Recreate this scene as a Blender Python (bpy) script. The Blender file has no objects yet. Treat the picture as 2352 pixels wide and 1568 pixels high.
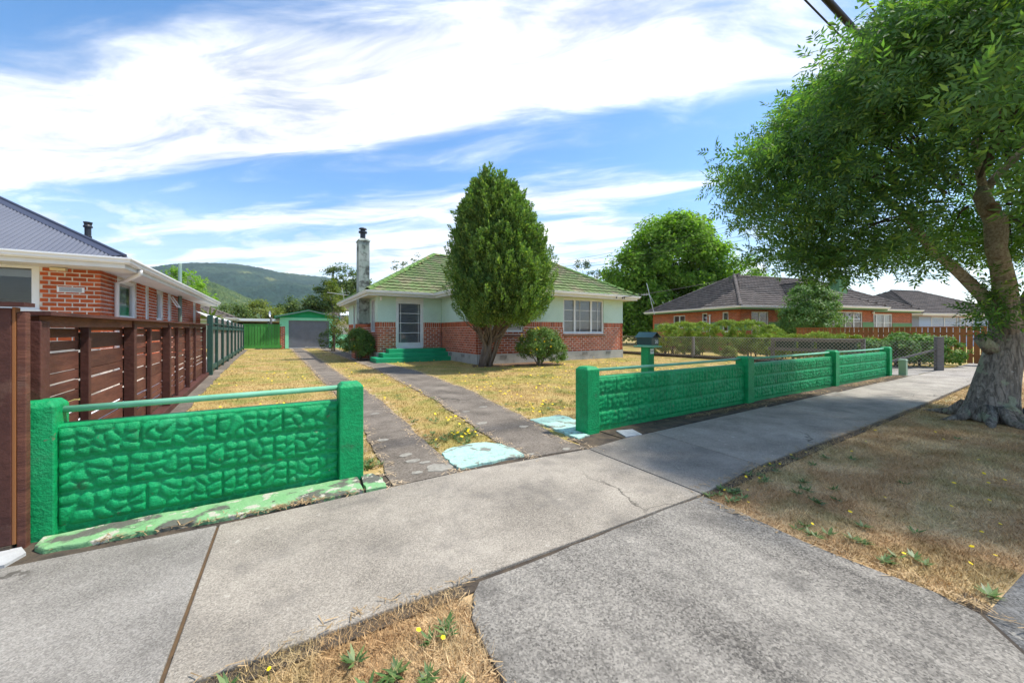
import bpy, math, random
import numpy as np
from mathutils import Matrix, Vector
random.seed(7); RNG = np.random.default_rng(11)
SC = bpy.context.scene; COL = SC.collection
R = math.radians

# ------------------------------------------------------------------ camera
TH = 31.785                       # heading, degrees clockwise from +Y (the driveway runs along +Y, the street along +X)
cam_d = bpy.data.cameras.new('camera'); cam = bpy.data.objects.new('camera', cam_d); COL.objects.link(cam)
cam.location = (0, 0, 1.25); cam.rotation_euler = (R(90), 0, R(-TH))
cam_d.sensor_width = 36; cam_d.lens = 36*865/2352; cam_d.shift_y = -23/2352
cam_d.clip_start = .05; cam_d.clip_end = 9000
SC.camera = cam

# ------------------------------------------------------------------ sun, sky, exposure
SUN_AZ, SUN_EL = 112., 60.
sd = bpy.data.lights.new('sun', 'SUN'); so = bpy.data.objects.new('sun', sd); COL.objects.link(so)
sd.energy = 2.0; sd.angle = R(2.5); sd.color = (1, .95, .87)
sv = Vector((math.cos(R(SUN_EL))*math.sin(R(SUN_AZ)), math.cos(R(SUN_EL))*math.cos(R(SUN_AZ)), math.sin(R(SUN_EL))))
so.rotation_euler = sv.to_track_quat('Z', 'Y').to_euler()
SC.view_settings.view_transform = 'Standard'; SC.view_settings.look = 'None'
SC.view_settings.exposure = 1.62; SC.view_settings.gamma = 1.0; SC.view_settings.use_curve_mapping = False
SKY_STRENGTH = .12

class NT:
    """short hand for node trees"""
    def __init__(s, tree): s.t = tree; tree.nodes.clear()
    def n(s, typ, ins=None, out=0, **props):
        nd = s.t.nodes.new(typ)
        for k, v in props.items(): setattr(nd, k, v)
        for k, v in (ins or {}).items():
            sock = nd.inputs[k]
            if isinstance(v, bpy.types.NodeSocket): s.t.links.new(v, sock)
            elif v is not None: sock.default_value = v
        s.last = nd
        return nd.outputs[out] if nd.outputs else None
    def math(s, op, a, b=0., c=0., clamp=False):
        return s.n('ShaderNodeMath', {0: a, 1: b, 2: c}, operation=op, use_clamp=clamp)
    def mix(s, f, a, b, mode='MIX'):
        return s.n('ShaderNodeMix', {0: f, 6: a, 7: b}, out=2, data_type='RGBA', blend_type=mode)
    def noise(s, vec, scale, detail=4., rough=.55, out=0, dist=0.):
        return s.n('ShaderNodeTexNoise', {'Vector': vec, 'Scale': scale, 'Detail': detail, 'Roughness': rough, 'Distortion': dist}, out=out)
    def step(s, v, lo, hi):
        return s.n('ShaderNodeMapRange', {'Value': v, 'From Min': lo, 'From Max': hi, 'To Min': 0., 'To Max': 1.}, interpolation_type='SMOOTHSTEP')
    def ramp(s, f, stops, interp='LINEAR'):
        o = s.n('ShaderNodeValToRGB', {0: f}); cr = s.last.color_ramp; cr.interpolation = interp
        while len(cr.elements) < len(stops): cr.elements.new(.5)
        for e, (p, c) in zip(cr.elements, stops):
            e.position = p; e.color = c if len(c) == 4 else (*c, 1)
        return o

def build_world():
    w = bpy.data.worlds.new('World'); SC.world = w; w.use_nodes = True
    t = NT(w.node_tree)
    sky = t.n('ShaderNodeTexSky', sky_type='NISHITA', sun_disc=False, sun_elevation=R(SUN_EL), sun_rotation=R(SUN_AZ),
              altitude=20., air_density=1.0, dust_density=.6, ozone_density=2.2)
    sky = t.n('ShaderNodeHueSaturation', {'Hue': .497, 'Saturation': 1.26, 'Value': .66, 'Color': sky})
    # thin cirrus: bands in the plane of the cloud deck
    d = t.n('ShaderNodeTexCoord', out=0)
    sep = t.n('ShaderNodeSeparateXYZ', {0: d}); sx = t.last
    X, Y, Z = sx.outputs[0], sx.outputs[1], sx.outputs[2]
    zo = t.math('ADD', t.math('MAXIMUM', Z, 0.), .12)
    u = t.math('DIVIDE', X, zo); v = t.math('DIVIDE', Y, zo)
    a = t.math('MULTIPLY', t.math('ADD', u, v), .7071)       # across the streaks
    b = t.math('MULTIPLY', t.math('SUBTRACT', u, v), .7071)  # along the streaks
    p = t.n('ShaderNodeCombineXYZ', {0: t.math('MULTIPLY', b, .45), 1: a, 2: 0.})
    warp = t.math('MULTIPLY', t.math('SUBTRACT', t.noise(p, 1.3, 3., .5), .5), .42)
    bend = t.math('MULTIPLY', t.math('MULTIPLY', b, b), .04)
    aw = t.math('ADD', t.math('ADD', a, warp), bend)
    f = t.math('DIVIDE', t.math('ADD', aw, 1.), 5.)
    def S(x): return (x+1)/5
    g = lambda x: (x, x, x)
    band = t.ramp(f, [(0, g(.5)), (S(.35), g(.4)), (S(.55), g(.0)), (S(.72), g(.12)), (S(.86), g(.62)), (S(1.), g(.95)), (S(1.33), g(1.)), (S(1.47), g(.30)),
                      (S(1.56), g(.36)), (S(1.7), g(.06)), (S(1.88), g(.45)), (S(2.05), g(.8)), (S(2.3), g(.45)), (S(2.5), g(.8)), (S(3.2), g(.66)), (1, g(.6))])
    p2 = t.n('ShaderNodeCombineXYZ', {0: t.math('MULTIPLY', b, .8), 1: t.math('MULTIPLY', aw, 2.6), 2: 3.})
    fib = t.noise(p2, 1.9, 9., .62, dist=.5)
    p3 = t.n('ShaderNodeCombineXYZ', {0: t.math('MULTIPLY', b, .6), 1: a, 2: 9.})
    big = t.noise(p3, .8, 3., .5)
    dens = t.math('ADD', t.math('MULTIPLY', band, 1.05), t.math('MULTIPLY', t.math('SUBTRACT', fib, .5), 1.5))
    dens = t.math('ADD', dens, t.math('MULTIPLY', t.math('SUBTRACT', big, .5), .7))
    fade = t.step(b, -.1, .95)                               # the bands thin out towards one end
    dens = t.math('SUBTRACT', dens, t.math('MULTIPLY', fade, .46))
    cl = t.step(dens, .10, 1.08)
    # small cumulus low over the hills
    pc = t.n('ShaderNodeMapping', {0: d, 3: (5., 5., 9.)})
    cum = t.noise(pc, 1.6, 7., .58)
    low = t.math('MULTIPLY', t.step(Z, .30, .12), t.step(cum, .50, .63))
    hz = t.math('MULTIPLY', t.step(Z, .34, .0), .36)
    ca = t.math('MAXIMUM', t.math('MULTIPLY', t.math('POWER', cl, 1.45), .86), t.math('MULTIPLY', low, .8))
    ca = t.math('MAXIMUM', ca, hz)
    shade = t.math('ADD', 4.0, t.math('MULTIPLY', t.math('SUBTRACT', fib, .5), 8.5))
    white = t.n('ShaderNodeCombineColor', {0: t.math('MULTIPLY', shade, 1.02), 1: t.math('MULTIPLY', shade, 1.0), 2: t.math('MULTIPLY', shade, .965)})
    col = t.mix(ca, sky, white)
    bg = t.n('ShaderNodeBackground', {0: col, 1: SKY_STRENGTH})
    t.n('ShaderNodeOutputWorld', {0: bg})
build_world()

# ------------------------------------------------------------------ materials
MATS = {}
def mat(name, col, rough=.75, col2=None, vscale=2.5, vlo=.35, vhi=.7, rnd=0., stains=(), bump=0., bscale=60., spec=.3, metal=0.,
        trans=0., tcol=None, stretch=None, fine=0., fscale=90., objcol=False, jit=False):
    """procedural surface: base colour, a second colour by noise, random value per piece, stains, fine grain, bump"""
    if name in MATS: return MATS[name]
    m = bpy.data.materials.new(name); m.use_nodes = True; MATS[name] = m
    t = NT(m.node_tree)
    pos = t.n('ShaderNodeNewGeometry', out=0); geo = t.last
    rndv = t.math('FRACT', t.math('ADD', t.n('ShaderNodeObjectInfo', out=5), geo.outputs['Random Per Island']))
    off = t.n('ShaderNodeVectorMath', {0: pos, 1: t.n('ShaderNodeCombineXYZ', {0: t.math('MULTIPLY', rndv, 13.*bool(jit or stretch)), 1: 0., 2: t.math('MULTIPLY', rndv, 7.*bool(jit or stretch))})}, operation='ADD')
    vec = off
    if stretch: vec = t.n('ShaderNodeMapping', {0: off, 3: stretch})
    c = (*col, 1)
    if objcol: c = t.n('ShaderNodeObjectInfo', out=1)
    if col2 is not None:
        c = t.mix(t.step(t.noise(vec, vscale, 6., .6), vlo, vhi), c, (*col2, 1))
    if fine:
        f = t.noise(vec, fscale, 3., .6)
        c = t.mix(1., c, t.n('ShaderNodeCombineColor', {k: t.n('ShaderNodeMapRange', {0: f, 1: .25, 2: .75, 3: 1-fine, 4: 1+fine}) for k in (0, 1, 2)}), 'MULTIPLY')
    if rnd:
        r = t.n('ShaderNodeMapRange', {0: rndv, 1: 0., 2: 1., 3: 1-rnd, 4: 1+rnd})
        c = t.mix(1., c, t.n('ShaderNodeCombineColor', {0: r, 1: r, 2: r}), 'MULTIPLY')
    for (sc, ss, lo, hi, amt) in stains:
        k = t.math('MULTIPLY', t.step(t.noise(pos, ss, 7., .62), lo, hi), amt)
        c = t.mix(k, c, (*sc, 1))
    bs = t.n('ShaderNodeBsdfPrincipled', {'Base Color': c, 'Roughness': rough, 'Specular IOR Level': spec, 'Metallic': metal}); pr = t.last
    if bump:
        h = t.noise(vec, bscale, 5., .6)
        t.t.links.new(t.n('ShaderNodeBump', {'Strength': bump, 'Distance': .02, 'Height': h}), pr.inputs['Normal'])
    out = bs
    if trans:
        tc = t.mix(1., c, (*(tcol or (1.6, 1.9, .7)), 1), 'MULTIPLY')
        out = t.n('ShaderNodeMixShader', {0: trans, 1: bs, 2: t.n('ShaderNodeBsdfTranslucent', {0: tc})})
    t.n('ShaderNodeOutputMaterial', {0: out})
    return m

def leaf_mat(name, c1, c2, c3=None, rough=.45, trans=.32, vscale=1.2, tcol=(1.5, 1.8, .5), spec=.4):
    """foliage: two tones by noise, a third for a random share of the leaves"""
    if name in MATS: return MATS[name]
    m = bpy.data.materials.new(name); m.use_nodes = True; MATS[name] = m
    t = NT(m.node_tree)
    pos = t.n('ShaderNodeNewGeometry', out=0); geo = t.last
    ri = t.math('FRACT', t.math('ADD', t.n('ShaderNodeObjectInfo', out=5), geo.outputs['Random Per Island']))
    c = t.mix(t.step(t.noise(pos, vscale, 3.), .35, .65), (*c1, 1), (*c2, 1))
    if c3: c = t.mix(t.math('MULTIPLY', t.step(ri, .62, 1.), .7), c, (*c3, 1))
    r = t.n('ShaderNodeMapRange', {0: t.math('FRACT', t.math('MULTIPLY', ri, 7.31)), 3: .68, 4: 1.32})
    c = t.mix(1., c, t.n('ShaderNodeCombineColor', {0: r, 1: r, 2: r}), 'MULTIPLY')
    bs = t.n('ShaderNodeBsdfPrincipled', {'Base Color': c, 'Roughness': rough, 'Specular IOR Level': spec})
    tr = t.n('ShaderNodeBsdfTranslucent', {0: t.mix(1., c, (*tcol, 1), 'MULTIPLY')})
    t.n('ShaderNodeOutputMaterial', {0: t.n('ShaderNodeMixShader', {0: trans, 1: bs, 2: tr})})
    return m

def bark_mat(name):
    """old ash bark: deep vertical fissures below, smoother, paler and blotched higher up the tree"""
    m = bpy.data.materials.new(name); m.use_nodes = True; MATS[name] = m
    t = NT(m.node_tree)
    pos = t.n('ShaderNodeNewGeometry', out=0)
    st = t.n('ShaderNodeMapping', {0: pos, 3: (15., 15., 2.6)})
    ridge = t.noise(st, 1.6, 6., .62, dist=1.1); fine = t.noise(pos, 34., 5., .7); big = t.noise(pos, 2.2, 5., .6)
    up = t.step(t.math('ADD', t.n('ShaderNodeSeparateXYZ', {0: pos}, out=2), t.math('MULTIPLY', t.math('SUBTRACT', big, .5), 1.2)), 1.0, 2.3)
    low = t.mix(t.step(ridge, .36, .62), (.15, .135, .115, 1), (.37, .335, .29, 1))
    low = t.mix(t.math('MULTIPLY', t.step(t.noise(pos, 3.4, 7., .6), .56, .60), .75), low, (.36, .41, .29, 1))
    low = t.mix(t.math('MULTIPLY', t.step(t.noise(pos, 7., 6., .6), .63, .67), .8), low, (.52, .51, .46, 1))
    hi = t.mix(t.step(fine, .35, .65), (.30, .255, .20, 1), (.47, .415, .34, 1))
    hi = t.mix(t.math('MULTIPLY', t.step(t.noise(pos, 5.2, 5., .6), .57, .62), .8), hi, (.48, .50, .33, 1))
    rings = t.n('ShaderNodeMapping', {0: pos, 3: (1., 1., 9.)})
    hi = t.mix(t.math('MULTIPLY', t.step(t.noise(rings, 1.5, 5., .6), .56, .68), .7), hi, (.17, .11, .075, 1))
    c = t.mix(up, low, hi); r = t.n('ShaderNodeMapRange', {0: fine, 1: .25, 2: .75, 3: .75, 4: 1.25})
    c = t.mix(1., c, t.n('ShaderNodeCombineColor', {0: r, 1: r, 2: r}), 'MULTIPLY')
    bs = t.n('ShaderNodeBsdfPrincipled', {'Base Color': c, 'Roughness': .93, 'Specular IOR Level': .15}); pr = t.last
    h = t.math('ADD', t.math('MULTIPLY', ridge, t.math('SUBTRACT', 1.15, up)), t.math('MULTIPLY', fine, .25))
    t.t.links.new(t.n('ShaderNodeBump', {'Strength': 1., 'Distance': .05, 'Height': h}), pr.inputs['Normal'])
    t.n('ShaderNodeOutputMaterial', {0: bs}); return m

def concrete_mat(name, dark, light, pebble=110., pale=None, warm=.5, streak=False):
    """exposed aggregate concrete: pebbles, pale wear, broad grime"""
    m = bpy.data.materials.new(name); m.use_nodes = True; MATS[name] = m
    t = NT(m.node_tree)
    pos = t.n('ShaderNodeNewGeometry', out=0)
    oc = t.n('ShaderNodeObjectInfo', out=1)
    vo = t.n('ShaderNodeTexVoronoi', {'Vector': pos, 'Scale': pebble, 'Randomness': 1.}, out=1)
    pv = t.n('ShaderNodeSeparateColor', {0: vo})
    fine = t.noise(pos, pebble*.75, 5., .7)
    mp = t.n('ShaderNodeMapping', {0: pos, 2: (0, 0, R(-14) if streak else 0), 3: (1.9, .55, 1.) if streak else (1., 1., 1.)})
    broad = t.noise(mp, 1.6, 6., .62)
    k = t.math('ADD', t.math('MULTIPLY', t.math('SUBTRACT', pv, .5), .62), t.math('ADD', t.math('MULTIPLY', t.math('SUBTRACT', fine, .5), 1.1), t.math('ADD', .5, t.math('MULTIPLY', t.math('SUBTRACT', broad, .5), 1.5))))
    k = t.math('MAXIMUM', t.math('MINIMUM', k, 1.), 0.)
    c = t.mix(k, (*dark, 1), (*light, 1))
    c = t.mix(1., c, oc, 'MULTIPLY')
    if pale:
        c = t.mix(t.math('MULTIPLY', t.step(t.noise(pos, .9, 3.), .5, .72), .55), c, (*pale, 1))
    g = t.math('MULTIPLY', t.step(t.noise(pos, 1.9, 9., .7), .48, .70), .62)
    c = t.mix(g, c, (dark[0]*.8, dark[1]*.8, dark[2]*.8, 1))
    wv = t.n('ShaderNodeVectorMath', {0: pos, 1: t.n('ShaderNodeVectorMath', {0: t.noise(pos, 2.2, 5., .6, out=1), 'Scale': .45}, operation='SCALE')}, operation='ADD')
    ck = t.n('ShaderNodeTexVoronoi', {'Vector': wv, 'Scale': .42}, feature='DISTANCE_TO_EDGE')
    ck = t.math('MULTIPLY', t.step(ck, .006, .001), t.step(t.noise(pos, .8, 2.), .50, .58))       # a few wandering hairline cracks
    c = t.mix(t.math('MULTIPLY', ck, .75), c, (dark[0]*.35, dark[1]*.33, dark[2]*.3, 1))
    c = t.mix(t.math('MULTIPLY', t.step(t.noise(pos, 11., 5., .6), .66, .70), .4), c, (light[0]*1.15, light[1]*1.15, light[2]*1.1, 1))
    bs = t.n('ShaderNodeBsdfPrincipled', {'Base Color': c, 'Roughness': .88, 'Specular IOR Level': .25}); pr = t.last
    h = t.math('ADD', t.math('MULTIPLY', pv, .6), fine)
    t.t.links.new(t.n('ShaderNodeBump', {'Strength': .55, 'Distance': .006, 'Height': h}), pr.inputs['Normal'])
    t.n('ShaderNodeOutputMaterial', {0: bs})
    return m

def glass_mat(name, tint=(.75, .8, .82)):
    m = bpy.data.materials.new(name); m.use_nodes = True; MATS[name] = m
    t = NT(m.node_tree)
    gl = t.n('ShaderNodeBsdfGlossy', {0: (1, 1, 1, 1), 'Roughness': .03})
    tr = t.n('ShaderNodeBsdfTransparent', {0: (*tint, 1)})
    fr = t.n('ShaderNodeFresnel', {0: 1.5})
    t.n('ShaderNodeOutputMaterial', {0: t.n('ShaderNodeMixShader', {0: t.math('MULTIPLY', fr, 1.6, clamp=True), 1: tr, 2: gl})})
    return m

def lawn_mat(name, grow=True):
    """dry summer lawn: straw, tan, brown thatch with patches of green"""
    m = bpy.data.materials.new(name); m.use_nodes = True; MATS[name] = m
    t = NT(m.node_tree)
    pos = t.n('ShaderNodeNewGeometry', out=0); geo = t.last
    n1 = t.noise(pos, .55, 5., .6); n2 = t.noise(pos, 2.3, 5., .6); n3 = t.noise(pos, 38., 4., .7)
    c = t.mix(t.step(n2, .35, .68), (.53, .385, .15, 1), (.41, .265, .10, 1))
    c = t.mix(t.math('MULTIPLY', t.step(n1, .40, .60), .7), c, (.41, .335, .09, 1))
    gr = t.math('MULTIPLY', t.step(t.noise(pos, 1.1, 7., .7), .47, .64), .62)
    c = t.mix(gr, c, (.17, .21, .04, 1))
    sx = t.n('ShaderNodeSeparateXYZ', {0: pos}); so_ = t.last
    bm = t.math('MULTIPLY', t.step(so_.outputs[1], 2.2, 1.6), .85)           # the verge by the street is browner
    bc = t.mix(t.step(n2, .38, .66), (.45, .275, .14, 1), (.66, .48, .27, 1))
    bc = t.mix(t.math('MULTIPLY', gr, .6), bc, (.16, .19, .05, 1))
    c = t.mix(bm, c, bc)
    if grow:
        ri = t.math('FRACT', t.math('MULTIPLY', geo.outputs['Random Per Island'], 5.17))
        r = t.n('ShaderNodeMapRange', {0: ri, 3: .62, 4: 1.45})
    else:
        r = t.n('ShaderNodeMapRange', {0: n3, 1: .25, 2: .75, 3: .55, 4: 1.2})
    c = t.mix(1., c, t.n('ShaderNodeCombineColor', {0: r, 1: r, 2: r}), 'MULTIPLY')
    bs = t.n('ShaderNodeBsdfPrincipled', {'Base Color': c, 'Roughness': .8, 'Specular IOR Level': .2}); pr = t.last
    if not grow:
        t.t.links.new(t.n('ShaderNodeBump', {'Strength': .6, 'Distance': .02, 'Height': n3}), pr.inputs['Normal'])
    t.n('ShaderNodeOutputMaterial', {0: bs})
    return m

CONC = concrete_mat('pale_footpath_concrete', (.185, .168, .145), (.52, .48, .42), 170.)
CONC_D = concrete_mat('dark_aggregate_concrete', (.088, .081, .072), (.41, .38, .33), 125., streak=True)
CONC_S = concrete_mat('driveway_strip_concrete', (.085, .072, .058), (.27, .235, .195), 90., pale=(.30, .26, .21))
SOIL = mat('dark_soil_edge', (.055, .045, .036), .95, (.12, .09, .06), 6., bump=.6, bscale=40)
LAWN = lawn_mat('dry_lawn_ground', False); BLADE = lawn_mat('dry_grass_blades', True)
STRAW = mat('straw', (.36, .25, .13), .9, rnd=.4)
BLEACHED = mat('bleached_straw', (.56, .42, .26), .9, rnd=.25)
WEED = leaf_mat('weed_leaf', (.06, .13, .03), (.10, .17, .045), (.16, .2, .06), trans=.15)
YELLOW = mat('yellow_petals', (.85, .62, .01), .6, rnd=.12)
GREEN = mat('green_wall_paint', (.000, .315, .098), .55, (.001, .24, .074), 3.5, .35, .75, spec=.35, fine=.2, fscale=22,
            stains=[((.05, .09, .05), 5.5, .60, .74, .7), ((.17, .14, .09), 14., .66, .72, .75), ((.42, .47, .42), 27., .70, .74, .75), ((.07, .42, .20), 2.2, .5, .75, .45)], bump=.5, bscale=45)
GREEN_L = mat('pale_green_pipe_paint', (.20, .50, .33), .5, (.14, .40, .25), 5., stains=[((.30, .33, .28), 14., .62, .72, .7)])
GREEN_F = mat('worn_green_footing_paint', (.19, .40, .17), .8, (.25, .43, .22), 5., stains=[((.12, .11, .095), 2.6, .50, .56, .95), ((.50, .47, .38), 8.5, .57, .60, .95), ((.06, .05, .04), 13., .64, .69, .9)], bump=.8, bscale=25)
GREEN_D = mat('step_green_paint', (.010, .29, .13), .5, (.02, .36, .17), 2., stains=[((.10, .09, .06), 6., .66, .75, .6)], fine=.08)
GARAGE_G = mat('garage_green_trim', (.006, .32, .12), .5, (.01, .36, .14), 2.)
GARAGE_L = mat('garage_light_green', (.25, .70, .42), .6, (.28, .74, .45), 3.)
GATE_G = mat('gate_green_boards', (.05, .235, .04), .6, (.065, .27, .05), 2., rnd=.12, stains=[((.18, .3, .14), 9., .70, .78, .35)])
MINT = mat('mint_stucco', (.58, .74, .63), .85, (.53, .69, .58), 1.6, bump=.9, bscale=40, fine=.07, fscale=35, stains=[((.46, .58, .48), 1.1, .55, .75, .5), ((.40, .45, .38), 7., .68, .76, .3)])
MINT_P = mat('mint_painted_concrete', (.36, .60, .50), .85, (.42, .64, .54), 3., stains=[((.20, .19, .16), 5.5, .54, .60, .92), ((.27, .38, .33), 16., .50, .66, .75), ((.33, .31, .26), 30., .58, .64, .85)], bump=.5, bscale=40)
WHITE = mat('white_paint', (.74, .75, .74), .5, (.66, .67, .66), 3., fine=.03)
CREAM = mat('cream_soffit_paint', (.66, .63, .57), .6, (.57, .54, .49), 2.)
PVC = mat('white_window_frame', (.80, .82, .83), .35)
MORTAR = mat('pale_mortar', (.72, .66, .58), .95, (.50, .44, .38), 5., bump=.4, bscale=80)
MORTAR_N = mat('pink_mortar', (.66, .50, .41), .95, (.48, .33, .27), 5., bump=.4, bscale=80)
BRICK = mat('red_brick', (.38, .088, .038), .85, (.46, .13, .058), 7., rnd=.28, bump=.4, bscale=70)
BRICK_N = mat('orange_brick', (.46, .10, .03), .82, (.39, .075, .024), 8., rnd=.22, bump=.4, bscale=70)
BRICK_R = mat('orange_brown_brick', (.46, .125, .045), .85, (.40, .10, .04), 7., rnd=.22)
BRICK_S = mat('dark_sill_brick', (.15, .040, .024), .8, rnd=.25)
FOUND = mat('foundation_plaster', (.42, .41, .37), .9, (.33, .33, .30), 2.2, stains=[((.20, .20, .18), 2.2, .55, .7, .6), ((.55, .54, .50), 8., .6, .7, .5)], bump=.5, bscale=30)
TILE_G = mat('green_roof_tile', (.15, .205, .075), .85, (.225, .20, .12), 1.3, .38, .70, rnd=.14, bump=.4, bscale=50, fine=.15, fscale=30,
             stains=[((.11, .235, .07), 2.7, .52, .66, .6)])
TILE_C = mat('green_roof_hip_tile', (.12, .22, .055), .85, (.24, .21, .09), 2.5, .5, .66, rnd=.18, bump=.4, bscale=50)
TILE_B = mat('grey_brown_roof_tile', (.105, .090, .080), .85, (.135, .112, .098), 2., rnd=.2, bump=.3, bscale=50)
TILE_O = mat('old_brown_roof_tile', (.15, .125, .105), .9, (.19, .16, .13), 2., rnd=.15)
IRON = mat('grey_corrugated_steel', (.125, .13, .155), .42, (.14, .145, .17), 1.5, spec=.5)
IRON_D = mat('dark_steel_flashing', (.045, .052, .085), .4, spec=.5)
ROLLER = mat('dark_grey_roller_steel', (.17, .18, .20), .45, (.20, .21, .23), 3., spec=.5)
BLACK = mat('black_flue_metal', (.018, .022, .03), .4, spec=.5)
CHIM = mat('weathered_chimney_plaster', (.27, .33, .28), .92, (.42, .46, .41), 4., stains=[((.055, .055, .05), 2.4, .47, .62, .85), ((.5, .52, .48), 9., .62, .70, .5)], bump=.7, bscale=30, stretch=(1, 1, .45))
WOOD_B = mat('brown_stained_timber', (.155, .060, .038), .62, (.092, .034, .024), 2.2, rnd=.3, stretch=(1, 1, 9), fine=.25, fscale=16, stains=[((.17, .10, .07), 5., .60, .72, .5)], bump=.35, bscale=20)
WOOD_P = mat('dark_brown_post_timber', (.066, .024, .019), .6, (.095, .036, .026), 3., rnd=.15, fine=.18, fscale=18, bump=.3, bscale=25, stains=[((.15, .085, .06), 5., .62, .72, .4)])
WOOD_O = mat('fresh_orange_edge_timber', (.30, .125, .045), .6)
WOOD_G = mat('weathered_grey_paling', (.30, .275, .245), .9, (.20, .18, .155), 3., rnd=.22, stretch=(14, 14, 1), fine=.25, fscale=12, bump=.4, bscale=20)
GREEN_K = mat('dark_green_fence_paint', (.020, .062, .050), .6, (.028, .078, .06), 3., rnd=.1, stains=[((.20, .19, .17), 6., .66, .76, .6)])
PICKET = mat('orange_brown_picket', (.36, .14, .042), .6, (.28, .105, .032), 2.5, rnd=.16, stretch=(8, 8, 1))
GREYWOOD = mat('grey_timber_rail', (.20, .185, .175), .9, (.13, .12, .115), 4., rnd=.15, stretch=(2, 2, 9), fine=.2)
WIRE = mat('galvanised_wire', (.42, .40, .36), .55, spec=.5, metal=.3)
DKGREEN = mat('dark_green_plastic', (.006, .035, .028), .4, spec=.5)
TEAL = mat('dark_teal_painted_metal', (.010, .055, .058), .38, spec=.5)
SAGE = mat('sage_green_plastic', (.27, .37, .25), .6)
BARK = bark_mat('ash_bark'); BARK_P = BARK
BARK_C = mat('cypress_bark', (.27, .21, .165), .95, (.15, .115, .09), 7., stretch=(2, 2, .3), fine=.35, fscale=14, bump=.9, bscale=18)
BARK_D = mat('dark_bark', (.07, .058, .045), .95, (.11, .09, .07), 6.)
CUT = mat('sawn_branch_end', (.36, .27, .17), .8, (.14, .09, .06), 8.)
GLASS = glass_mat('window_glass')
DARKROOM = mat('dim_room', (.05, .05, .055), .9)
BLIND = mat('grey_venetian_blind', (.46, .47, .49), .55, rnd=.06)
CURTAIN = mat('pale_net_curtain', (.62, .63, .62), .9)
BLUEBOARD = mat('pale_blue_weatherboard', (.43, .52, .66), .7, rnd=.05)
PINKTRIM = mat('dusky_pink_trim', (.48, .30, .27), .7)
GREEN_H = mat('sage_green_house_band', (.135, .28, .125), .8, (.15, .30, .14), 3.)
CABLE = mat('black_cable', (.02, .018, .017), .6)
STEELW = mat('galvanised_aluminium', (.55, .56, .57), .4, metal=.5)
WHITECOVER = mat('pale_plastic_cover', (.52, .54, .55), .6, (.42, .44, .45), 20., fine=.15, fscale=120)
YWOOD = mat('new_yellow_timber', (.55, .36, .13), .8)
LCYP = leaf_mat('cypress_foliage', (.10, .185, .06), (.165, .27, .075), (.34, .41, .12), rough=.8, spec=.15, trans=.3, vscale=1.5)
LASH = leaf_mat('ash_leaf', (.062, .135, .054), (.095, .18, .066), (.24, .34, .07), rough=.58, spec=.25, trans=.42, vscale=.8, tcol=(1.9, 2.3, .55))
LMAP = leaf_mat('maple_leaf', (.13, .24, .034), (.19, .32, .045), (.31, .42, .08), rough=.7, spec=.15, trans=.48, vscale=.5)
LDK = leaf_mat('dark_tree_leaf', (.06, .11, .032), (.10, .15, .038), (.18, .20, .055), rough=.7, spec=.15, trans=.25, vscale=.5)
LLT = leaf_mat('light_tree_leaf', (.13, .18, .035), (.19, .22, .055), (.25, .24, .07), rough=.7, spec=.15, trans=.3, vscale=.7)
LBUSH = leaf_mat('shrub_leaf', (.085, .17, .045), (.12, .21, .05), (.26, .31, .08), rough=.65, spec=.2, trans=.25, vscale=4.)
LHEDGE = leaf_mat('hedge_leaf', (.14, .23, .035), (.23, .29, .045), (.36, .38, .08), rough=.75, spec=.12, trans=.25, vscale=2.)
LCAM = leaf_mat('camellia_leaf', (.085, .185, .04), (.13, .24, .05), (.27, .36, .12), rough=.5, trans=.25, vscale=2., spec=.25)
LHYD = leaf_mat('hydrangea_leaf', (.08, .18, .04), (.13, .24, .055), (.28, .31, .10), rough=.65, spec=.15, trans=.2, vscale=3.)
PINK = mat('dusty_pink_flower', (.42, .18, .2), .8)
# ------------------------------------------------------------------ mesh helpers
CAMP = np.array([0, 0, 1.25]); CF = np.array([math.sin(R(TH)), math.cos(R(TH)), 0]); CR = np.array([math.cos(R(TH)), -math.sin(R(TH)), 0])
def apparent(p):
    """rough size of a unit piece as the camera sees it; 0 outside the view (only used to choose which pieces stay single objects)"""
    q = np.asarray(p, float)-CAMP; d = q@CF
    if d < .3: return 0.
    if abs(q@CR/d) > 1.4 or q[2]/d > .95 or q[2]/d < -1.0: return 0.
    return 1/d

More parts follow.
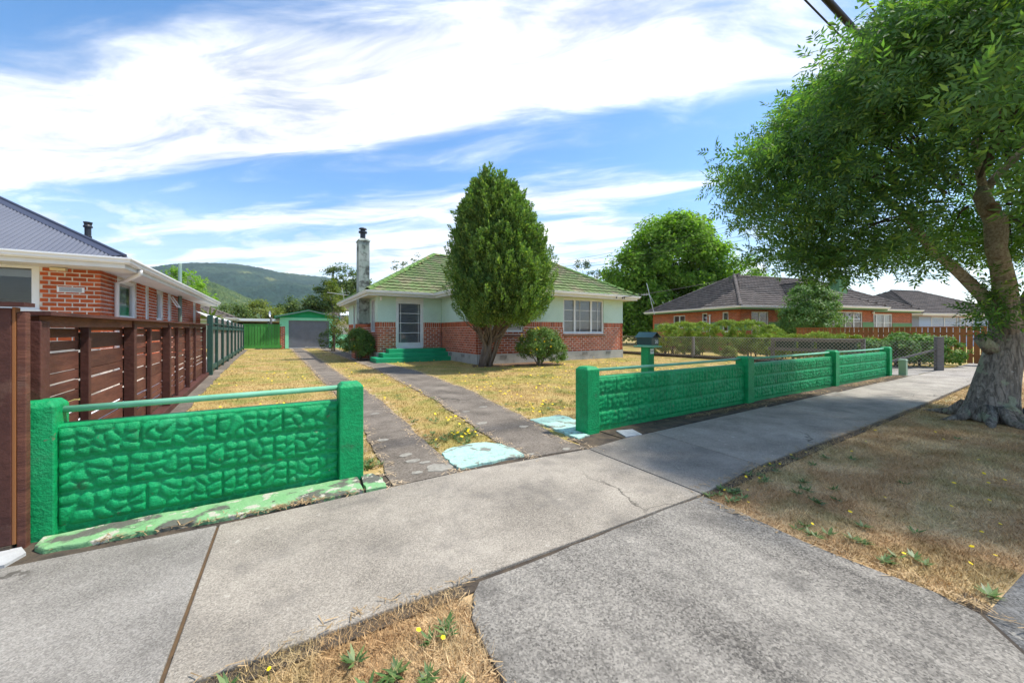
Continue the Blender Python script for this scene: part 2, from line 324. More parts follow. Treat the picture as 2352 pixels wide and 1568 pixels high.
class B:
    """collects shapes and links them as ONE mesh object"""
    def __init__(s, M=None): s.v = []; s.f = []; s.M = M
    def add(s, vs, fs):
        o = len(s.v)
        s.v.extend([tuple(s.M @ Vector(v)) if s.M is not None else tuple(v) for v in vs]); s.f.extend([tuple(i+o for i in f) for f in fs]); return s
    def box(s, x0, x1, y0, y1, z0, z1):
        return s.add([(x0, y0, z0), (x1, y0, z0), (x1, y1, z0), (x0, y1, z0), (x0, y0, z1), (x1, y0, z1), (x1, y1, z1), (x0, y1, z1)],
                     [(3, 2, 1, 0), (4, 5, 6, 7), (0, 1, 5, 4), (1, 2, 6, 5), (2, 3, 7, 6), (3, 0, 4, 7)])
    def beam(s, p0, p1, w, h, up=(0, 0, 1)):
        p0 = Vector(p0); p1 = Vector(p1); d = (p1-p0).normalized(); u = Vector(up)
        if abs(d.dot(u)) > .98: u = Vector((1, 0, 0))
        r = d.cross(u).normalized()*w/2; n = r.cross(d).normalized()*h/2
        vs = [p0-r-n, p0+r-n, p0+r+n, p0-r+n, p1-r-n, p1+r-n, p1+r+n, p1-r+n]
        return s.add(vs, [(0, 1, 2, 3), (7, 6, 5, 4), (4, 5, 1, 0), (5, 6, 2, 1), (6, 7, 3, 2), (7, 4, 0, 3)])
    def tube(s, pts, rad, n=8, cap=True, wob=0., seed=0):
        pts = [Vector(p) for p in pts]; rad = rad if hasattr(rad, '__len__') else [rad]*len(pts)
        rr = random.Random(seed); ph = [rr.uniform(0, 6.28) for _ in range(4)]
        ref = Vector((.13, .97, .2)); vs = []; L = 0
        for i, p in enumerate(pts):
            d = (pts[min(i+1, len(pts)-1)]-pts[max(i-1, 0)]).normalized()
            a = d.cross(ref)
            if a.length < .05: a = d.cross(Vector((1, 0, 0)))
            a.normalize(); b = d.cross(a)
            for k in range(n):
                t = 2*math.pi*k/n
                q = rad[i]*(1+wob*(math.sin(3*t+ph[0]+i*.23)*.5+math.sin(5*t+ph[1]-i*.31)*.35+math.sin(2*t+ph[2]+i*.5)*.4))
                vs.append(p+a*math.cos(t)*q+b*math.sin(t)*q)
        fs = [(i*n+k, i*n+(k+1) % n, (i+1)*n+(k+1) % n, (i+1)*n+k) for i in range(len(pts)-1) for k in range(n)]
        if cap: fs += [tuple(range(n-1, -1, -1)), tuple(range((len(pts)-1)*n, len(pts)*n))]
        return s.add(vs, fs)
    def prism(s, poly, z0, z1):
        n = len(poly); A = sum(poly[i][0]*poly[(i+1) % n][1]-poly[(i+1) % n][0]*poly[i][1] for i in range(n))
        if A < 0: poly = poly[::-1]
        vs = [(x, y, z0) for x, y in poly]+[(x, y, z1) for x, y in poly]
        return s.add(vs, [tuple(range(n-1, -1, -1)), tuple(range(n, 2*n))]+[(i, (i+1) % n, n+(i+1) % n, n+i) for i in range(n)])
    def lathe(s, prof, n=12, at=(0, 0, 0)):
        vs = [(at[0]+r*math.cos(2*math.pi*k/n), at[1]+r*math.sin(2*math.pi*k/n), at[2]+z) for r, z in prof for k in range(n)]
        m = len(prof)
        fs = [(i*n+k, i*n+(k+1) % n, (i+1)*n+(k+1) % n, (i+1)*n+k) for i in range(m-1) for k in range(n)]
        return s.add(vs, fs+[tuple(range(n-1, -1, -1)), tuple(range((m-1)*n, m*n))])
    def face(s, *vs): return s.add(vs, [tuple(range(len(vs)))])
    def mesh(s, name, m=None, smooth=False):
        me = bpy.data.meshes.new(name); me.from_pydata(s.v, [], s.f)
        if m: me.materials.append(m)
        if smooth: me.polygons.foreach_set('use_smooth', [True]*len(me.polygons))
        me.update(); return me
    def build(s, name, m, parent=None, smooth=False, local=False, bevel=0., **kw):
        """vertices are in world coordinates unless local (then in the parent's)"""
        if parent is not None and not local:
            q = parent
            off = Vector((0, 0, 0))
            while q is not None: off = off+q.location; q = q.parent
            s.v = [(v[0]-off[0], v[1]-off[1], v[2]-off[2]) for v in s.v]
        o = bpy.data.objects.new(name, s.mesh(name, m, smooth)); COL.objects.link(o); o.parent = parent
        if bevel:
            md = o.modifiers.new('bevel', 'BEVEL'); md.width = bevel; md.segments = 2; md.limit_method = 'ANGLE'
        tag(o, **kw); return o

def tag(o, label=None, cat=None, group=None, kind=None):
    for k, v in (('label', label), ('category', cat), ('group', group), ('kind', kind)):
        if v: o[k] = v
    return o
def thing(name, loc, label, cat, rotz=0., group=None):
    o = bpy.data.objects.new(name, None); COL.objects.link(o); o.location = loc; o.rotation_euler = (0, 0, rotz); o.empty_display_size = .2
    return tag(o, label, cat, group)
def np_mesh(name, V, Fa, m=None, smooth=False):
    """V (n,3), Fa (k,3 or 4) -> mesh, fast"""
    me = bpy.data.meshes.new(name); V = np.ascontiguousarray(V, np.float32); Fa = np.ascontiguousarray(Fa, np.int32)
    k, c = Fa.shape
    me.vertices.add(len(V)); me.vertices.foreach_set('co', V.ravel())
    me.loops.add(k*c); me.loops.foreach_set('vertex_index', Fa.ravel())
    me.polygons.add(k); me.polygons.foreach_set('loop_start', np.arange(0, k*c, c, dtype=np.int32))
    if smooth: me.polygons.foreach_set('use_smooth', np.ones(k, bool))
    me.update(calc_edges=True)
    if m: me.materials.append(m)
    return me
def np_obj(name, V, Fa, m, parent=None, off=None, smooth=False, **kw):
    V = np.asarray(V)
    if off is not None: V = V-np.asarray(off)
    o = bpy.data.objects.new(name, np_mesh(name, V, Fa, m, smooth)); COL.objects.link(o); o.parent = parent
    return tag(o, **kw)
def scatter(V, Fa, mats):
    """copies of a small mesh by 4x4 matrices, joined (numpy)"""
    mats = np.asarray(mats, float); V = np.asarray(V, float); Fa = np.asarray(Fa)
    W = np.einsum('kij,nj->kni', mats[:, :3, :3], V)+mats[:, None, :3, 3]
    return W.reshape(-1, 3), (Fa[None]+(np.arange(len(mats))*len(V))[:, None, None]).reshape(-1, Fa.shape[1])
def mesh_arrays(me):
    """vertices and triangles of a mesh"""
    V = np.empty(len(me.vertices)*3, np.float32); me.vertices.foreach_get('co', V)
    me.calc_loop_triangles(); T = np.empty(len(me.loop_triangles)*3, np.int32); me.loop_triangles.foreach_get('vertices', T)
    return V.reshape(-1, 3), T.reshape(-1, 3)
def pieces(parent, name, me, mats, m, rest, limit=300, sort=True):
    """alike pieces: the largest-showing ones are objects of their own that share a mesh, the rest one part"""
    if not me.materials: me.materials.append(m)
    bpy.context.view_layer.update()
    PW = parent.matrix_world
    if sort: mats = sorted(mats, key=lambda M: -apparent(PW @ M.translation))
    for M in mats[:limit]:
        o = bpy.data.objects.new(name, me); COL.objects.link(o); o.parent = parent; o.matrix_basis = M
    if len(mats) > limit:
        V, T = mesh_arrays(me)
        W, F2 = scatter(V, T, [np.array(M) for M in mats[limit:]])
        np_obj(rest, W, F2, m, parent, kind='stuff')

# ---- masonry -----------------------------------------------------------------
BRICK_ME = {}
def brick_mesh(m):
    """unit brick with softened front edges; x,z centred, y from 0 (outer face) to 1"""
    if m.name not in BRICK_ME:
        e = .03
        b = B(); b.add([(-.5, .15, -.5), (.5, .15, -.5), (.5, .15, .5), (-.5, .15, .5), (-.5+e, 0, -.5+e*2), (.5-e, 0, -.5+e*2), (.5-e, 0, .5-e*2), (-.5+e, 0, .5-e*2),
                        (-.5, 1, -.5), (.5, 1, -.5), (.5, 1, .5), (-.5, 1, .5)],
                       [(4, 5, 6, 7), (0, 1, 5, 4), (1, 2, 6, 5), (2, 3, 7, 6), (3, 0, 4, 7), (8, 9, 1, 0), (9, 10, 2, 1), (10, 11, 3, 2), (11, 8, 0, 3)])
        BRICK_ME[m.name] = b.mesh('brick', m)
    return BRICK_ME[m.name]
def frame(origin, udir):
    """x along the wall, y inward, z up"""
    u = Vector((udir[0], udir[1], 0)).normalized(); y = Vector((-u.y, u.x, 0))
    return Matrix(((u.x, y.x, 0, origin[0]), (u.y, y.y, 0, origin[1]), (0, 0, 1, origin[2] if len(origin) > 2 else 0), (0, 0, 0, 1)))
def wall_boxes(b, L, z0, z1, y0, y1, opens):
    """a wall with rectangular openings, as boxes butted end to end"""
    us = sorted({0., L, *[min(max(o[0], 0), L) for o in opens], *[min(max(o[1], 0), L) for o in opens]})
    for a, c in zip(us, us[1:]):
        if c-a < 1e-4: continue
        mid = (a+c)/2; zs = [z0]
        for o in sorted([o for o in opens if o[0] < mid < o[1]], key=lambda o: o[2]): zs += [max(o[2], z0), min(o[3], z1)]
        zs.append(z1)
        for p, q in zip(zs[::2], zs[1::2]):
            if q-p > 1e-3: b.box(a, c, y0, y1, p, q)
def bricks(F_, L, z0, z1, opens=(), course=.086, blen=.24, joint=.019, soldier=0., proud=.006, depth=.05, phase=0., corner=0.):
    """matrices of running-bond bricks on the wall frame F_, with an optional soldier course on top"""
    out = []
    def put(u0, u1, a, c):
        segs = [(u0, u1)]
        for o in opens:
            if o[2] < (a+c)/2 < o[3]:
                segs = [s for (p, q) in segs for s in ((p, min(q, o[0])), (max(p, o[1]), q)) if s[1]-s[0] > .035]
        for (p, q) in segs:
            out.append(F_ @ Matrix.Translation(((p+q)/2, -proud+random.uniform(-.0015, .0015), (a+c)/2)) @ Matrix.Diagonal((q-p-joint if q < u1 or p > u0 else q-p, depth, c-a, 1)))
    zt = z1-soldier; n = round((zt-z0)/course); ch = (zt-z0)/n
    for r in range(n):
        a = z0+r*ch; u = -((r % 2)*blen/2+phase)
        while u < L:
            p, q = max(u, -corner), min(u+blen-joint, L+corner)
            if q-p > .03: put(p, q, a+joint/2, a+ch-joint/2)
            u += blen
    if soldier:
        u = 0
        while u < L-.03:
            put(u, min(u+course-joint*.8, L), zt+joint/2, z1-joint/2); u += course
    return out

# ---- windows -----------------------------------------------------------------
def window(parent, F_, u0, u1, z0, z1, cols=(), rows=(), fr=.06, setback=.05, blind=None, sashes=(), fm=None, bars=.022, label=None, rowcols=None):
    """frame set back in its opening, glazing bars, a pane, and a blind or curtain behind; F_ is in the parent's coordinates"""
    fm = fm or WHITE; b = B(F_); y0, y1 = setback, setback+.07
    b.box(u0, u0+fr, y0, y1, z0, z1); b.box(u1-fr, u1, y0, y1, z0, z1)
    b.box(u0+fr, u1-fr, y0, y1, z1-fr, z1); b.box(u0+fr, u1-fr, y0, y1, z0, z0+fr*1.15)
    ed = [u0+fr]+[u for u in sashes]+[u1-fr]
    for s in sashes: b.box(s-fr*.7, s+fr*.7, y0+.004, y1-.004, z0+fr*1.15, z1-fr)
    for c in cols: b.box(c-bars/2, c+bars/2, y0+.015, y0+.045, z0+fr*1.15, z1-fr)
    for r in rows:
        lo, hi = u0+fr, u1-fr
        b.box(lo, hi, y0+.012, y0+.048, r-bars/2, r+bars/2)
    w = b.build('window', fm, parent, local=True, label=label)
    g = B(F_); yg = setback+.035; g.face((u0+fr, yg, z0+fr), (u1-fr, yg, z0+fr), (u1-fr, yg, z1-fr), (u0+fr, yg, z1-fr)); g.build('pane', GLASS, w, local=True)
    if blind == 'venetian':
        k = B(F_); z = z0+fr+.02
        while z < z1-fr-.02:
            k.add([(u0+fr, setback+.095, z), (u1-fr, setback+.095, z), (u1-fr, setback+.108, z+.039), (u0+fr, setback+.108, z+.039)], [(0, 1, 2, 3)]); z += .046
        k.build('blind', BLIND, w, local=True)
    elif blind == 'curtain':
        k = B(F_); n = int((u1-u0)/.06)+2
        vs = [(u0+(u1-u0)*i/n, setback+.14+.03*math.sin(i*1.7), z) for z in (z0, z1) for i in range(n+1)]
        k.add(vs, [(i, i+1, n+2+i, n+1+i) for i in range(n)]); k.build('curtain', CURTAIN, w, local=True)
    elif blind == 'shade':
        k = B(F_); k.box(u0+fr, u1-fr, setback+.10, setback+.11, z1-fr-(z1-z0)*.18, z1-fr); k.build('roller_blind', BLIND, w, local=True)
    return w

# ---- tiled roofs ---------------------------------------------------------------
def tile_mesh(name, m, w=.30, g=.32, lift=.055, n=6):
    """one interlocking concrete tile: x across, y up the slope, rolled edge, thick nose"""
    xs = [-w/2+w*i/n for i in range(n+1)]
    prof = [.030 if i in (0, n) else (.016 if i in (1, n-1) else .004+.006*math.sin(math.pi*(i-1)/(n-2))) for i in range(n+1)]
    vs = [(x, 0, p+lift) for x, p in zip(xs, prof)]+[(x, g+.05, p+.002) for x, p in zip(xs, prof)]+[(x, .004, -.012) for x in xs]
    fs = [(i, i+1, n+2+i, n+1+i) for i in range(n)]+[(2*(n+1)+i, 2*(n+1)+i+1, i+1, i) for i in range(n)]
    b = B(); b.add(vs, fs); return b.mesh(name, m)
def cap_mesh(name, m, L=.40, w=.13, h=.075):
    a = [(-w, -.045), (-w*.75, .02), (-w*.3, h*.85), (w*.3, h*.85), (w*.75, .02), (w, -.045)]
    vs = [(x, 0, z+.018) for x, z in a]+[(x*.92, L, z) for x, z in a]+[(x*.9, .01, z-.012) for x, z in a]
    b = B(); b.add(vs, [(i, i+1, 7+i, 6+i) for i in range(5)]+[(12+i, 13+i, i+1, i) for i in range(5)]); return b.mesh(name, m)
def inpoly(P, poly):
    P = np.asarray(P, float); poly = np.asarray(poly, float); x, y = P[:, 0], P[:, 1]; ins = np.zeros(len(P), bool); j = len(poly)-1
    for i in range(len(poly)):
        xi, yi = poly[i]; xj, yj = poly[j]
        c = ((yi > y) != (yj > y)) & (x < (xj-xi)*(y-yi)/(yj-yi+1e-12)+xi); ins ^= c; j = i
    return ins
def tile_plane(pts, w=.30, g=.32):
    """tile matrices over a planar polygon whose first edge is its eave"""
    p = [Vector(q) for q in pts]; e = (p[1]-p[0]).normalized(); nrm = e.cross(p[2]-p[0]).normalized()
    if nrm.z < 0: nrm = -nrm
    s = nrm.cross(e).normalized()
    poly = [((q-p[0]).dot(e), (q-p[0]).dot(s)) for q in p]; sm = max(q[1] for q in poly)
    u0 = min(q[0] for q in poly); u1 = max(q[0] for q in poly); out = []; r = 0
    while r*g < sm-.06:
        us = np.arange(u0+w/2, u1, w); c = np.array([(u, r*g+g*.5) for u in us])
        for (u, y) in c[inpoly(c, poly)]:
            o = p[0]+e*u+s*(r*g-.03)
            dj = random.uniform(-.004, .004)
            out.append(Matrix(((e.x, s.x, nrm.x, o.x+nrm.x*dj), (e.y, s.y, nrm.y, o.y+nrm.y*dj), (e.z, s.z, nrm.z, o.z+nrm.z*dj), (0, 0, 0, 1))))
        r += 1
    return out
def cap_line(p0, p1, step=.38, lift=.02):
    p0 = Vector(p0); p1 = Vector(p1); d = (p1-p0); L = d.length; d.normalize(); r = d.cross(Vector((0, 0, 1))).normalized(); n = r.cross(d)
    return [Matrix(((r.x, d.x, n.x, o.x), (r.y, d.y, n.y, o.y), (r.z, d.z, n.z, o.z), (0, 0, 0, 1)))
            for o in (p0+d*(i*step)+n*lift for i in range(int(L/step)+1))]

# ---- foliage -------------------------------------------------------------------
def rand_rot(n, up=None, spread=1.):
    """random rotation matrices; with up, local z leans towards up by spread"""
    if up is None: z = RNG.normal(size=(n, 3))
    else: z = np.asarray(up)+RNG.normal(size=(n, 3))*spread
    z /= np.linalg.norm(z, axis=1)[:, None]+1e-9
    t = RNG.normal(size=(n, 3)); x = np.cross(t, z); x /= np.linalg.norm(x, axis=1)[:, None]+1e-9; y = np.cross(z, x)
    return np.stack([x, y, z], axis=2)
def mats_from(P, Rm, S):
    n = len(P); M = np.zeros((n, 4, 4)); S = np.broadcast_to(np.asarray(S, float).reshape(-1, 1, 1), (n, 1, 1))
    M[:, :3, :3] = Rm*S; M[:, :3, 3] = P; M[:, 3, 3] = 1; return M
LEAF = (np.array([(0, 0, 0), (.28, .42, .07), (0, 1, 0), (-.28, .42, .07)]), np.array([(0, 1, 2, 3)]))
def vnoise(P, s=1., seed=0):
    """cheap smooth noise from sines, -1..1"""
    P = np.asarray(P)*s; r = np.random.default_rng(seed); o = 0
    for k in range(5):
        d = r.normal(size=P.shape[1]); d = d/np.linalg.norm(d)*(1+k*.7); o = o+np.sin(P@d+r.uniform(0, 6.28))/(1+k*.5)
    return o/2.3
def sph(n):
    v = RNG.normal(size=(n, 3)); return v/np.linalg.norm(v, axis=1)[:, None]
def lump_points(lumps, n, clumps, csize, shell=(.72, 1.02), squash=.8):
    """leaf positions in clumps on the surface of ellipsoid lumps, with gaps between the clumps"""
    vol = np.array([l[3]*l[4]+l[4]*l[5]+l[3]*l[5] for l in lumps]); vol = vol/vol.sum(); P = []; O = []
    for l, f in zip(lumps, vol):
        k = max(3, int(clumps*f)); m = max(4, int(n*f/k)); d = sph(k); d[:, 2] = np.where(d[:, 2] < -.75, -d[:, 2], d[:, 2])
        r = RNG.uniform(shell[0]**3, shell[1]**3, k)**(1/3)
        c = np.array(l[:3])+d*r[:, None]*np.array(l[3:6])
        cs = csize*RNG.uniform(.6, 1.35, k)
        q = sph(k*m).reshape(k, m, 3)*(RNG.uniform(0, 1, (k, m, 1))**.45)*np.array([1, 1, squash])
        P.append((c[:, None]+q*cs[:, None, None]).reshape(-1, 3)); O.append((q*.7+d[:, None]*.5).reshape(-1, 3))
    return np.concatenate(P), np.concatenate(O)
def leafy(parent, off, lumps, n, clumps, csize, leaf, m, name='crown', shell=(.72, 1.02), clip=None, up=.6, sub=LEAF, squash=.8):
    P, O = lump_points(lumps, n, clumps, csize, shell, squash)
    if clip is not None: k = clip(P); P, O = P[k], O[k]
    U = O/(np.linalg.norm(O, axis=1)[:, None]+1e-6)+np.array([0, 0, up])
    M = mats_from(P, rand_rot(len(P), U, .55), leaf*RNG.uniform(.65, 1.3, len(P)))
    V, F2 = scatter(sub[0], sub[1], M)
    return np_obj(name, V, F2, m, parent, off)
def limbs(parent, base, tips, r0, m, name='trunk', split=.4, seed=1, n=7):
    """a tapered trunk that forks into limbs reaching towards the given tips"""
    rr = random.Random(seed); b = B(); base = Vector(base); cen = sum((Vector(t) for t in tips), Vector())/len(tips)
    fork = base.lerp(Vector((base.x*.5+cen.x*.5, base.y*.5+cen.y*.5, cen.z)), split)
    b.tube([base+Vector((0, 0, -.05)), base.lerp(fork, .12), base.lerp(fork, .5), fork], [r0*1.5, r0*1.1, r0*.95, r0*.85], n+2, wob=.08, seed=seed)
    for t in tips:
        t = Vector(t); mid = fork.lerp(t, .5)+Vector((rr.uniform(-.1, .1), rr.uniform(-.1, .1), rr.uniform(0, .15)))*(t-fork).length
        b.tube([fork, mid, t], [r0*.55, r0*.35, r0*.1], n, wob=.05, seed=rr.randint(0, 99))
    return b.build(name, m, parent, smooth=True)
# ================================================================== THE GROUND
g_ = B()
n_ = 24
g_.add([(x, y, -.025) for x, y in ((-3200, -3200), (3200, -3200), (3200, 3200), (-3200, 3200))], [(0, 1, 2, 3)])
g_.build('ground', LAWN, kind='structure', label='dry straw coloured lawn and ground')

def wobble(poly, amp=.02, step=.12, seed=0, closed=True):
    """a polygon outline broken into short steps with a ragged edge"""
    rr = random.Random(seed); out = []
    for i in range(len(poly) if closed else len(poly)-1):
        a = Vector(poly[i]); b = Vector(poly[(i+1) % len(poly)]); k = max(1, int((b-a).length/step))
        for j in range(k):
            p = a.lerp(b, j/k); out.append((p.x+(rr.uniform(-amp, amp) if j else 0), p.y+(rr.uniform(-amp, amp) if j else 0)))
    return out

fp = tag(bpy.data.objects.new('footpath', None), kind='structure', label='concrete footpath running along the front walls'); COL.objects.link(fp)
def slab(name, poly, col, m=CONC, top=0., parent=fp, thick=.1, bevel=.006):
    o = B().prism(poly, top-thick, top).build(name, m, parent, bevel=bevel); o.color = (*col, 1); return o
Y0, Y1 = 1.72, 3.06
B().prism([(-3.6, 1.70), (.75, 1.66), (2.8, 1.66), (9, 1.74), (16, 1.9), (16, 3.46), (3.2, 3.46), (2.9, 3.45), (2.9, 3.2), (.8, 3.2), (.8, 3.46), (-3.6, 3.46)], -.06, -.016).build('soil_bed', SOIL, fp)
slab('slab', [(-3.6, Y0+.03), (-.366, Y0+.03), (-.340, Y1+.015), (-3.6, Y1+.17)], (.76, .76, .755))
slab('slab', [(-.350, Y0+.03), (2.775, Y0-.02), (2.805, 2.985), (1.4, 3.10), (-.325, Y1+.015)], (.88, .845, .785))
slab('slab', [(2.79, Y0-.02), (3.835, Y0+.06), (3.945, Y1+.0), (3.45, 3.06), (2.82, 2.99)], (.72, .70, .67), CONC)
xs_ = [3.955, 6.9, 9.8, 12.8, 15.8, 19.5, 24]
for i, (a, c) in enumerate(zip(xs_, xs_[1:])):
    yo = lambda x: Y0+.06+max(0, x-9)*.022
    slab('slab', [(a-.11 if i == 0 else a+.006, yo(a)), (c-.006, yo(c)), (c-.006, Y1+.05), (a+.006, Y1+.0)], [(.84, .815, .775), (.86, .835, .79), (.90, .875, .83), (.97, .94, .89), (.95, .93, .9), (.9, .9, .9)][i])
# weedy joint between two bays
jn = B(); jn.prism(wobble([(-.374, 1.76), (-.348, 1.76), (-.322, 3.06), (-.347, 3.06)], .007, .04, 3), -.03, -.010)
jn.build('joint_dirt', mat('joint_dirt', (.13, .08, .04), .95, (.09, .06, .035), 30.), fp)

crs = tag(bpy.data.objects.new('vehicle_crossing', None), kind='structure', label='dark exposed aggregate vehicle crossing'); COL.objects.link(crs)
slab('slab', wobble([(.70, -.3), (.69, 1.2), (.72, 1.5), (.80, 1.64), (.86, 1.70), (2.76, 1.685), (2.74, 1.4), (2.68, 1.0), (2.68, .7), (2.70, .47), (2.66, .33), (2.42, .16), (2.2, -.3)], .008, .15, 5),
     (.93, .92, .9), CONC_D, -.006, crs)
B().prism([(2.05, -.3), (2.60, .42), (2.85, .40), (2.45, -.3)], -.06, -.0215).build('soil_joint', SOIL, crs)
slab('slab', [(2.69, .32), (2.45, .15), (2.23, -.3), (5.2, -.3), (5.2, .12)], (.62, .66, .72), CONC_D, -.02, crs)
rd = B().prism([(-60, -8), (60, -8), (60, -.32), (-60, -.32)], -.2, -.03).build('road', mat('asphalt', (.05, .05, .052), .9, (.07, .07, .07), 4., bump=.5), kind='structure')

dw = tag(bpy.data.objects.new('driveway', None), kind='structure', label='two worn concrete wheel strips leading to the garage'); COL.objects.link(dw)
LL = [(.80, 3.12), (.86, 4.2), (.92, 5.1), (.97, 8.2), (.93, 12), (.90, 17.4), (.83, 24.4), (.76, 31.9)]
LR = [(1.37, 3.13), (1.42, 4.0), (1.51, 5.3), (1.60, 7.0), (1.57, 10.7), (1.57, 17.), (1.57, 22.), (1.5, 31.9)]
RL = [(2.12, 3.12), (2.12, 3.8), (2.24, 4.85), (2.46, 6.7), (2.58, 9.1), (2.77, 12.9), (2.72, 18.5), (2.68, 25.4), (2.45, 31.9)]
RR_ = [(2.84, 3.03), (2.84, 3.6), (3.05, 4.35), (3.21, 5.5), (3.49, 7.3), (3.61, 9.4), (3.74, 11.7), (3.66, 14.3), (3.45, 17.4), (3.44, 21.4), (3.52, 26.), (3.5, 31.9)]
def strip(a, b, seed):
    return wobble(a, .025, .22, seed, False)+[a[-1], b[-1]]+wobble(b[::-1], .025, .22, seed+1, False)+[b[0]]
STRIP_L, STRIP_R = strip(LL, LR, 1), strip(RL, RR_, 5)
slab('concrete_strip', STRIP_L, (1., .97, .93), CONC_S, -.008, dw, bevel=0)
slab('concrete_strip', STRIP_R, (.97, .95, .92), CONC_S, -.008, dw, bevel=0)
# lichen-like pale blotches on the strips near the footpath
bl = B(); rr = random.Random(4)
for (x, y, r) in ((1.12, 3.62, .07), (1.10, 3.83, .065), (1.28, 3.32, .13), (1.02, 4.5, .07), (1.05, 3.3, .05), (1.2, 3.52, .05), (2.36, 4.6, .09), (2.75, 4.15, .07), (2.5, 5.4, .06), (2.9, 5.6, .07), (1.25, 6.0, .06), (1.3, 8.5, .1), (2.2, 3.18, .04), (2.62, 3.12, .05)):
    pts = []
    for k in range(14):
        q = r*rr.uniform(.72, 1.12); pts.append((x+q*1.1*math.cos(k*.4488), y+q*.8*math.sin(k*.4488)))
    bl.prism(pts, -.02, -.004)
bl.build('lichen_spots', mat('pale_lichen', (.33, .31, .26), .95, (.22, .20, .165), 22., bump=.4), dw, kind='stuff')
# mint painted slabs beside the gateway
pa = B().prism(wobble([(1.40, 3.16), (1.39, 3.5), (1.42, 3.66), (1.52, 3.75), (1.81, 3.80), (1.98, 3.75), (2.09, 3.62), (2.13, 3.41), (2.115, 3.17)], .014, .06, 8), -.05, .010).build('painted_slab', MINT_P, dw, bevel=.005)
pb = B().prism(wobble([(2.98, 3.34), (3.03, 3.9), (3.03, 4.42), (3.6, 4.44), (3.6, 3.66), (3.19, 3.66), (3.19, 3.36)], .016, .08, 9), -.05, .004).build('painted_slab', MINT_P, dw, bevel=.008)
tag(pb, label='cracked mint painted slab beside the gate post')
# worn green painted footing under the left wall
ft = B().prism(wobble([(-1.21, 3.43), (-1.20, 3.30), (-1.14, 3.225), (-.3, 3.15), (.2, 3.135), (.565, 3.12), (.57, 3.44)], .012, .07, 12), -.06, .016)
ft.build('painted_footing', GREEN_F, dw, bevel=.01)
B().prism(wobble([(.585, 3.11), (.735, 3.10), (.75, 3.30), (.70, 3.45), (.60, 3.46)], .01, .06, 13), -.06, .010).build('painted_footing', GREEN_F, dw)
B().prism(wobble([(-3.6, 3.36), (-1.27, 3.36), (-1.215, 3.26), (-1.25, 3.15), (-3.6, 3.20)], .006, .08, 31), -.06, .001).build('pale_kerb_strip', mat('pale_grey_concrete', (.5, .5, .49), .85, (.42, .42, .41), 6., bump=.3), dw)
# dark soil strip along the right wall
B().prism(wobble([(3.45, 3.075), (3.95, 3.10), (6.1, 3.13), (10., 3.13), (15.0, 3.13), (15.0, 3.46), (3.45, 3.46)], .012, .2, 15), -.05, -.006).build('soil_strip', SOIL, kind='structure')
# concrete mowing strip beside the grey fence, and the neighbours' paths
slab('edging', wobble([(-1.62, 8.), (-1.20, 6.9), (-1.32, 9.5), (-1.42, 13.), (-1.62, 20.), (-1.80, 31.8), (-2.05, 31.8), (-1.75, 13.6)], .03, .4, 21), (.9, .88, .84), CONC_S, -.006, dw, bevel=0)
B().prism([(-3., 3.6), (-1.66, 3.6), (-2.25, 32), (-3., 32)], -.1, -.004).build('side_path', mat('pale_path', (.80, .80, .80), .9, (.74, .74, .74), 3.), kind='structure')
np_ = tag(bpy.data.objects.new('neighbour_driveway', None), kind='structure', label='pale concrete driveway beyond the wire fence'); COL.objects.link(np_)
slab('slab', [(15.1, 3.13), (19.6, 3.13), (19.0, 4.4), (15.8, 4.1), (15.1, 3.8)], (.82, .82, .82), CONC, -.004, np_)
slab('slab', [(17.08, 4.5), (17.9, 4.5), (17.9, 15.5), (16.95, 15.5)], (.85, .84, .81), CONC, .05, np_)

# ================================================================== FRONT WALLS of cast blocks
def pebble_block(name, w, h, nx, nz, seed, m, depth=.021):
    """a concrete block cast with a cobble face: rounded stones in relief, joints recessed; origin at its lower left, face towards -y"""
    r = np.random.default_rng(seed); k = max(6, int(11*w/.4))
    gx = np.linspace(0, w, nx+1); gz = np.linspace(0, h, nz+1); GX, GZ = np.meshgrid(gx, gz); P = np.stack([GX.ravel(), GZ.ravel()], 1)
    # jittered seeds, some stones long and lying, some upright
    cols = max(4, int(round(w/.080))); c = np.array([((i+.5+r.uniform(-.3, .3))*w/cols, (j+.5+r.uniform(-.28, .28))*h/3) for i in range(cols) for j in range(3)])
    c = c[r.random(len(c)) > .12]
    an = r.uniform(0, math.pi, len(c)); el = r.uniform(1.2, 2.3, len(c))
    d = P[:, None]-c[None]; ca, sa = np.cos(an), np.sin(an)
    a = d[..., 0]*ca+d[..., 1]*sa; b = -d[..., 0]*sa+d[..., 1]*ca
    D = np.sqrt((a/np.sqrt(el))**2+(b*np.sqrt(el))**2); D.sort(axis=1)
    fr_ = np.clip(D[:, 0]/(D[:, 1]+1e-6), 0, 1); e = np.clip((D[:, 1]-D[:, 0])/.022, 0, 1); hgt = np.sqrt(np.clip(1-fr_**2.2, 0, 1))*(.55+.45*e)*depth
    eb = np.minimum(np.minimum(P[:, 0], w-P[:, 0])/.016, np.minimum(P[:, 1], h-P[:, 1])/.052); eb = np.clip(eb, 0, 1); eb = eb*(2-eb)
    y = -(hgt+.004)*eb
    V = np.stack([P[:, 0], y, P[:, 1]], 1); i, j = np.meshgrid(np.arange(nx), np.arange(nz)); q = (j*(nx+1)+i).ravel()
    return np_mesh(name, V, np.stack([q, q+1, q+nx+2, q+nx+1], 1), m, smooth=True)
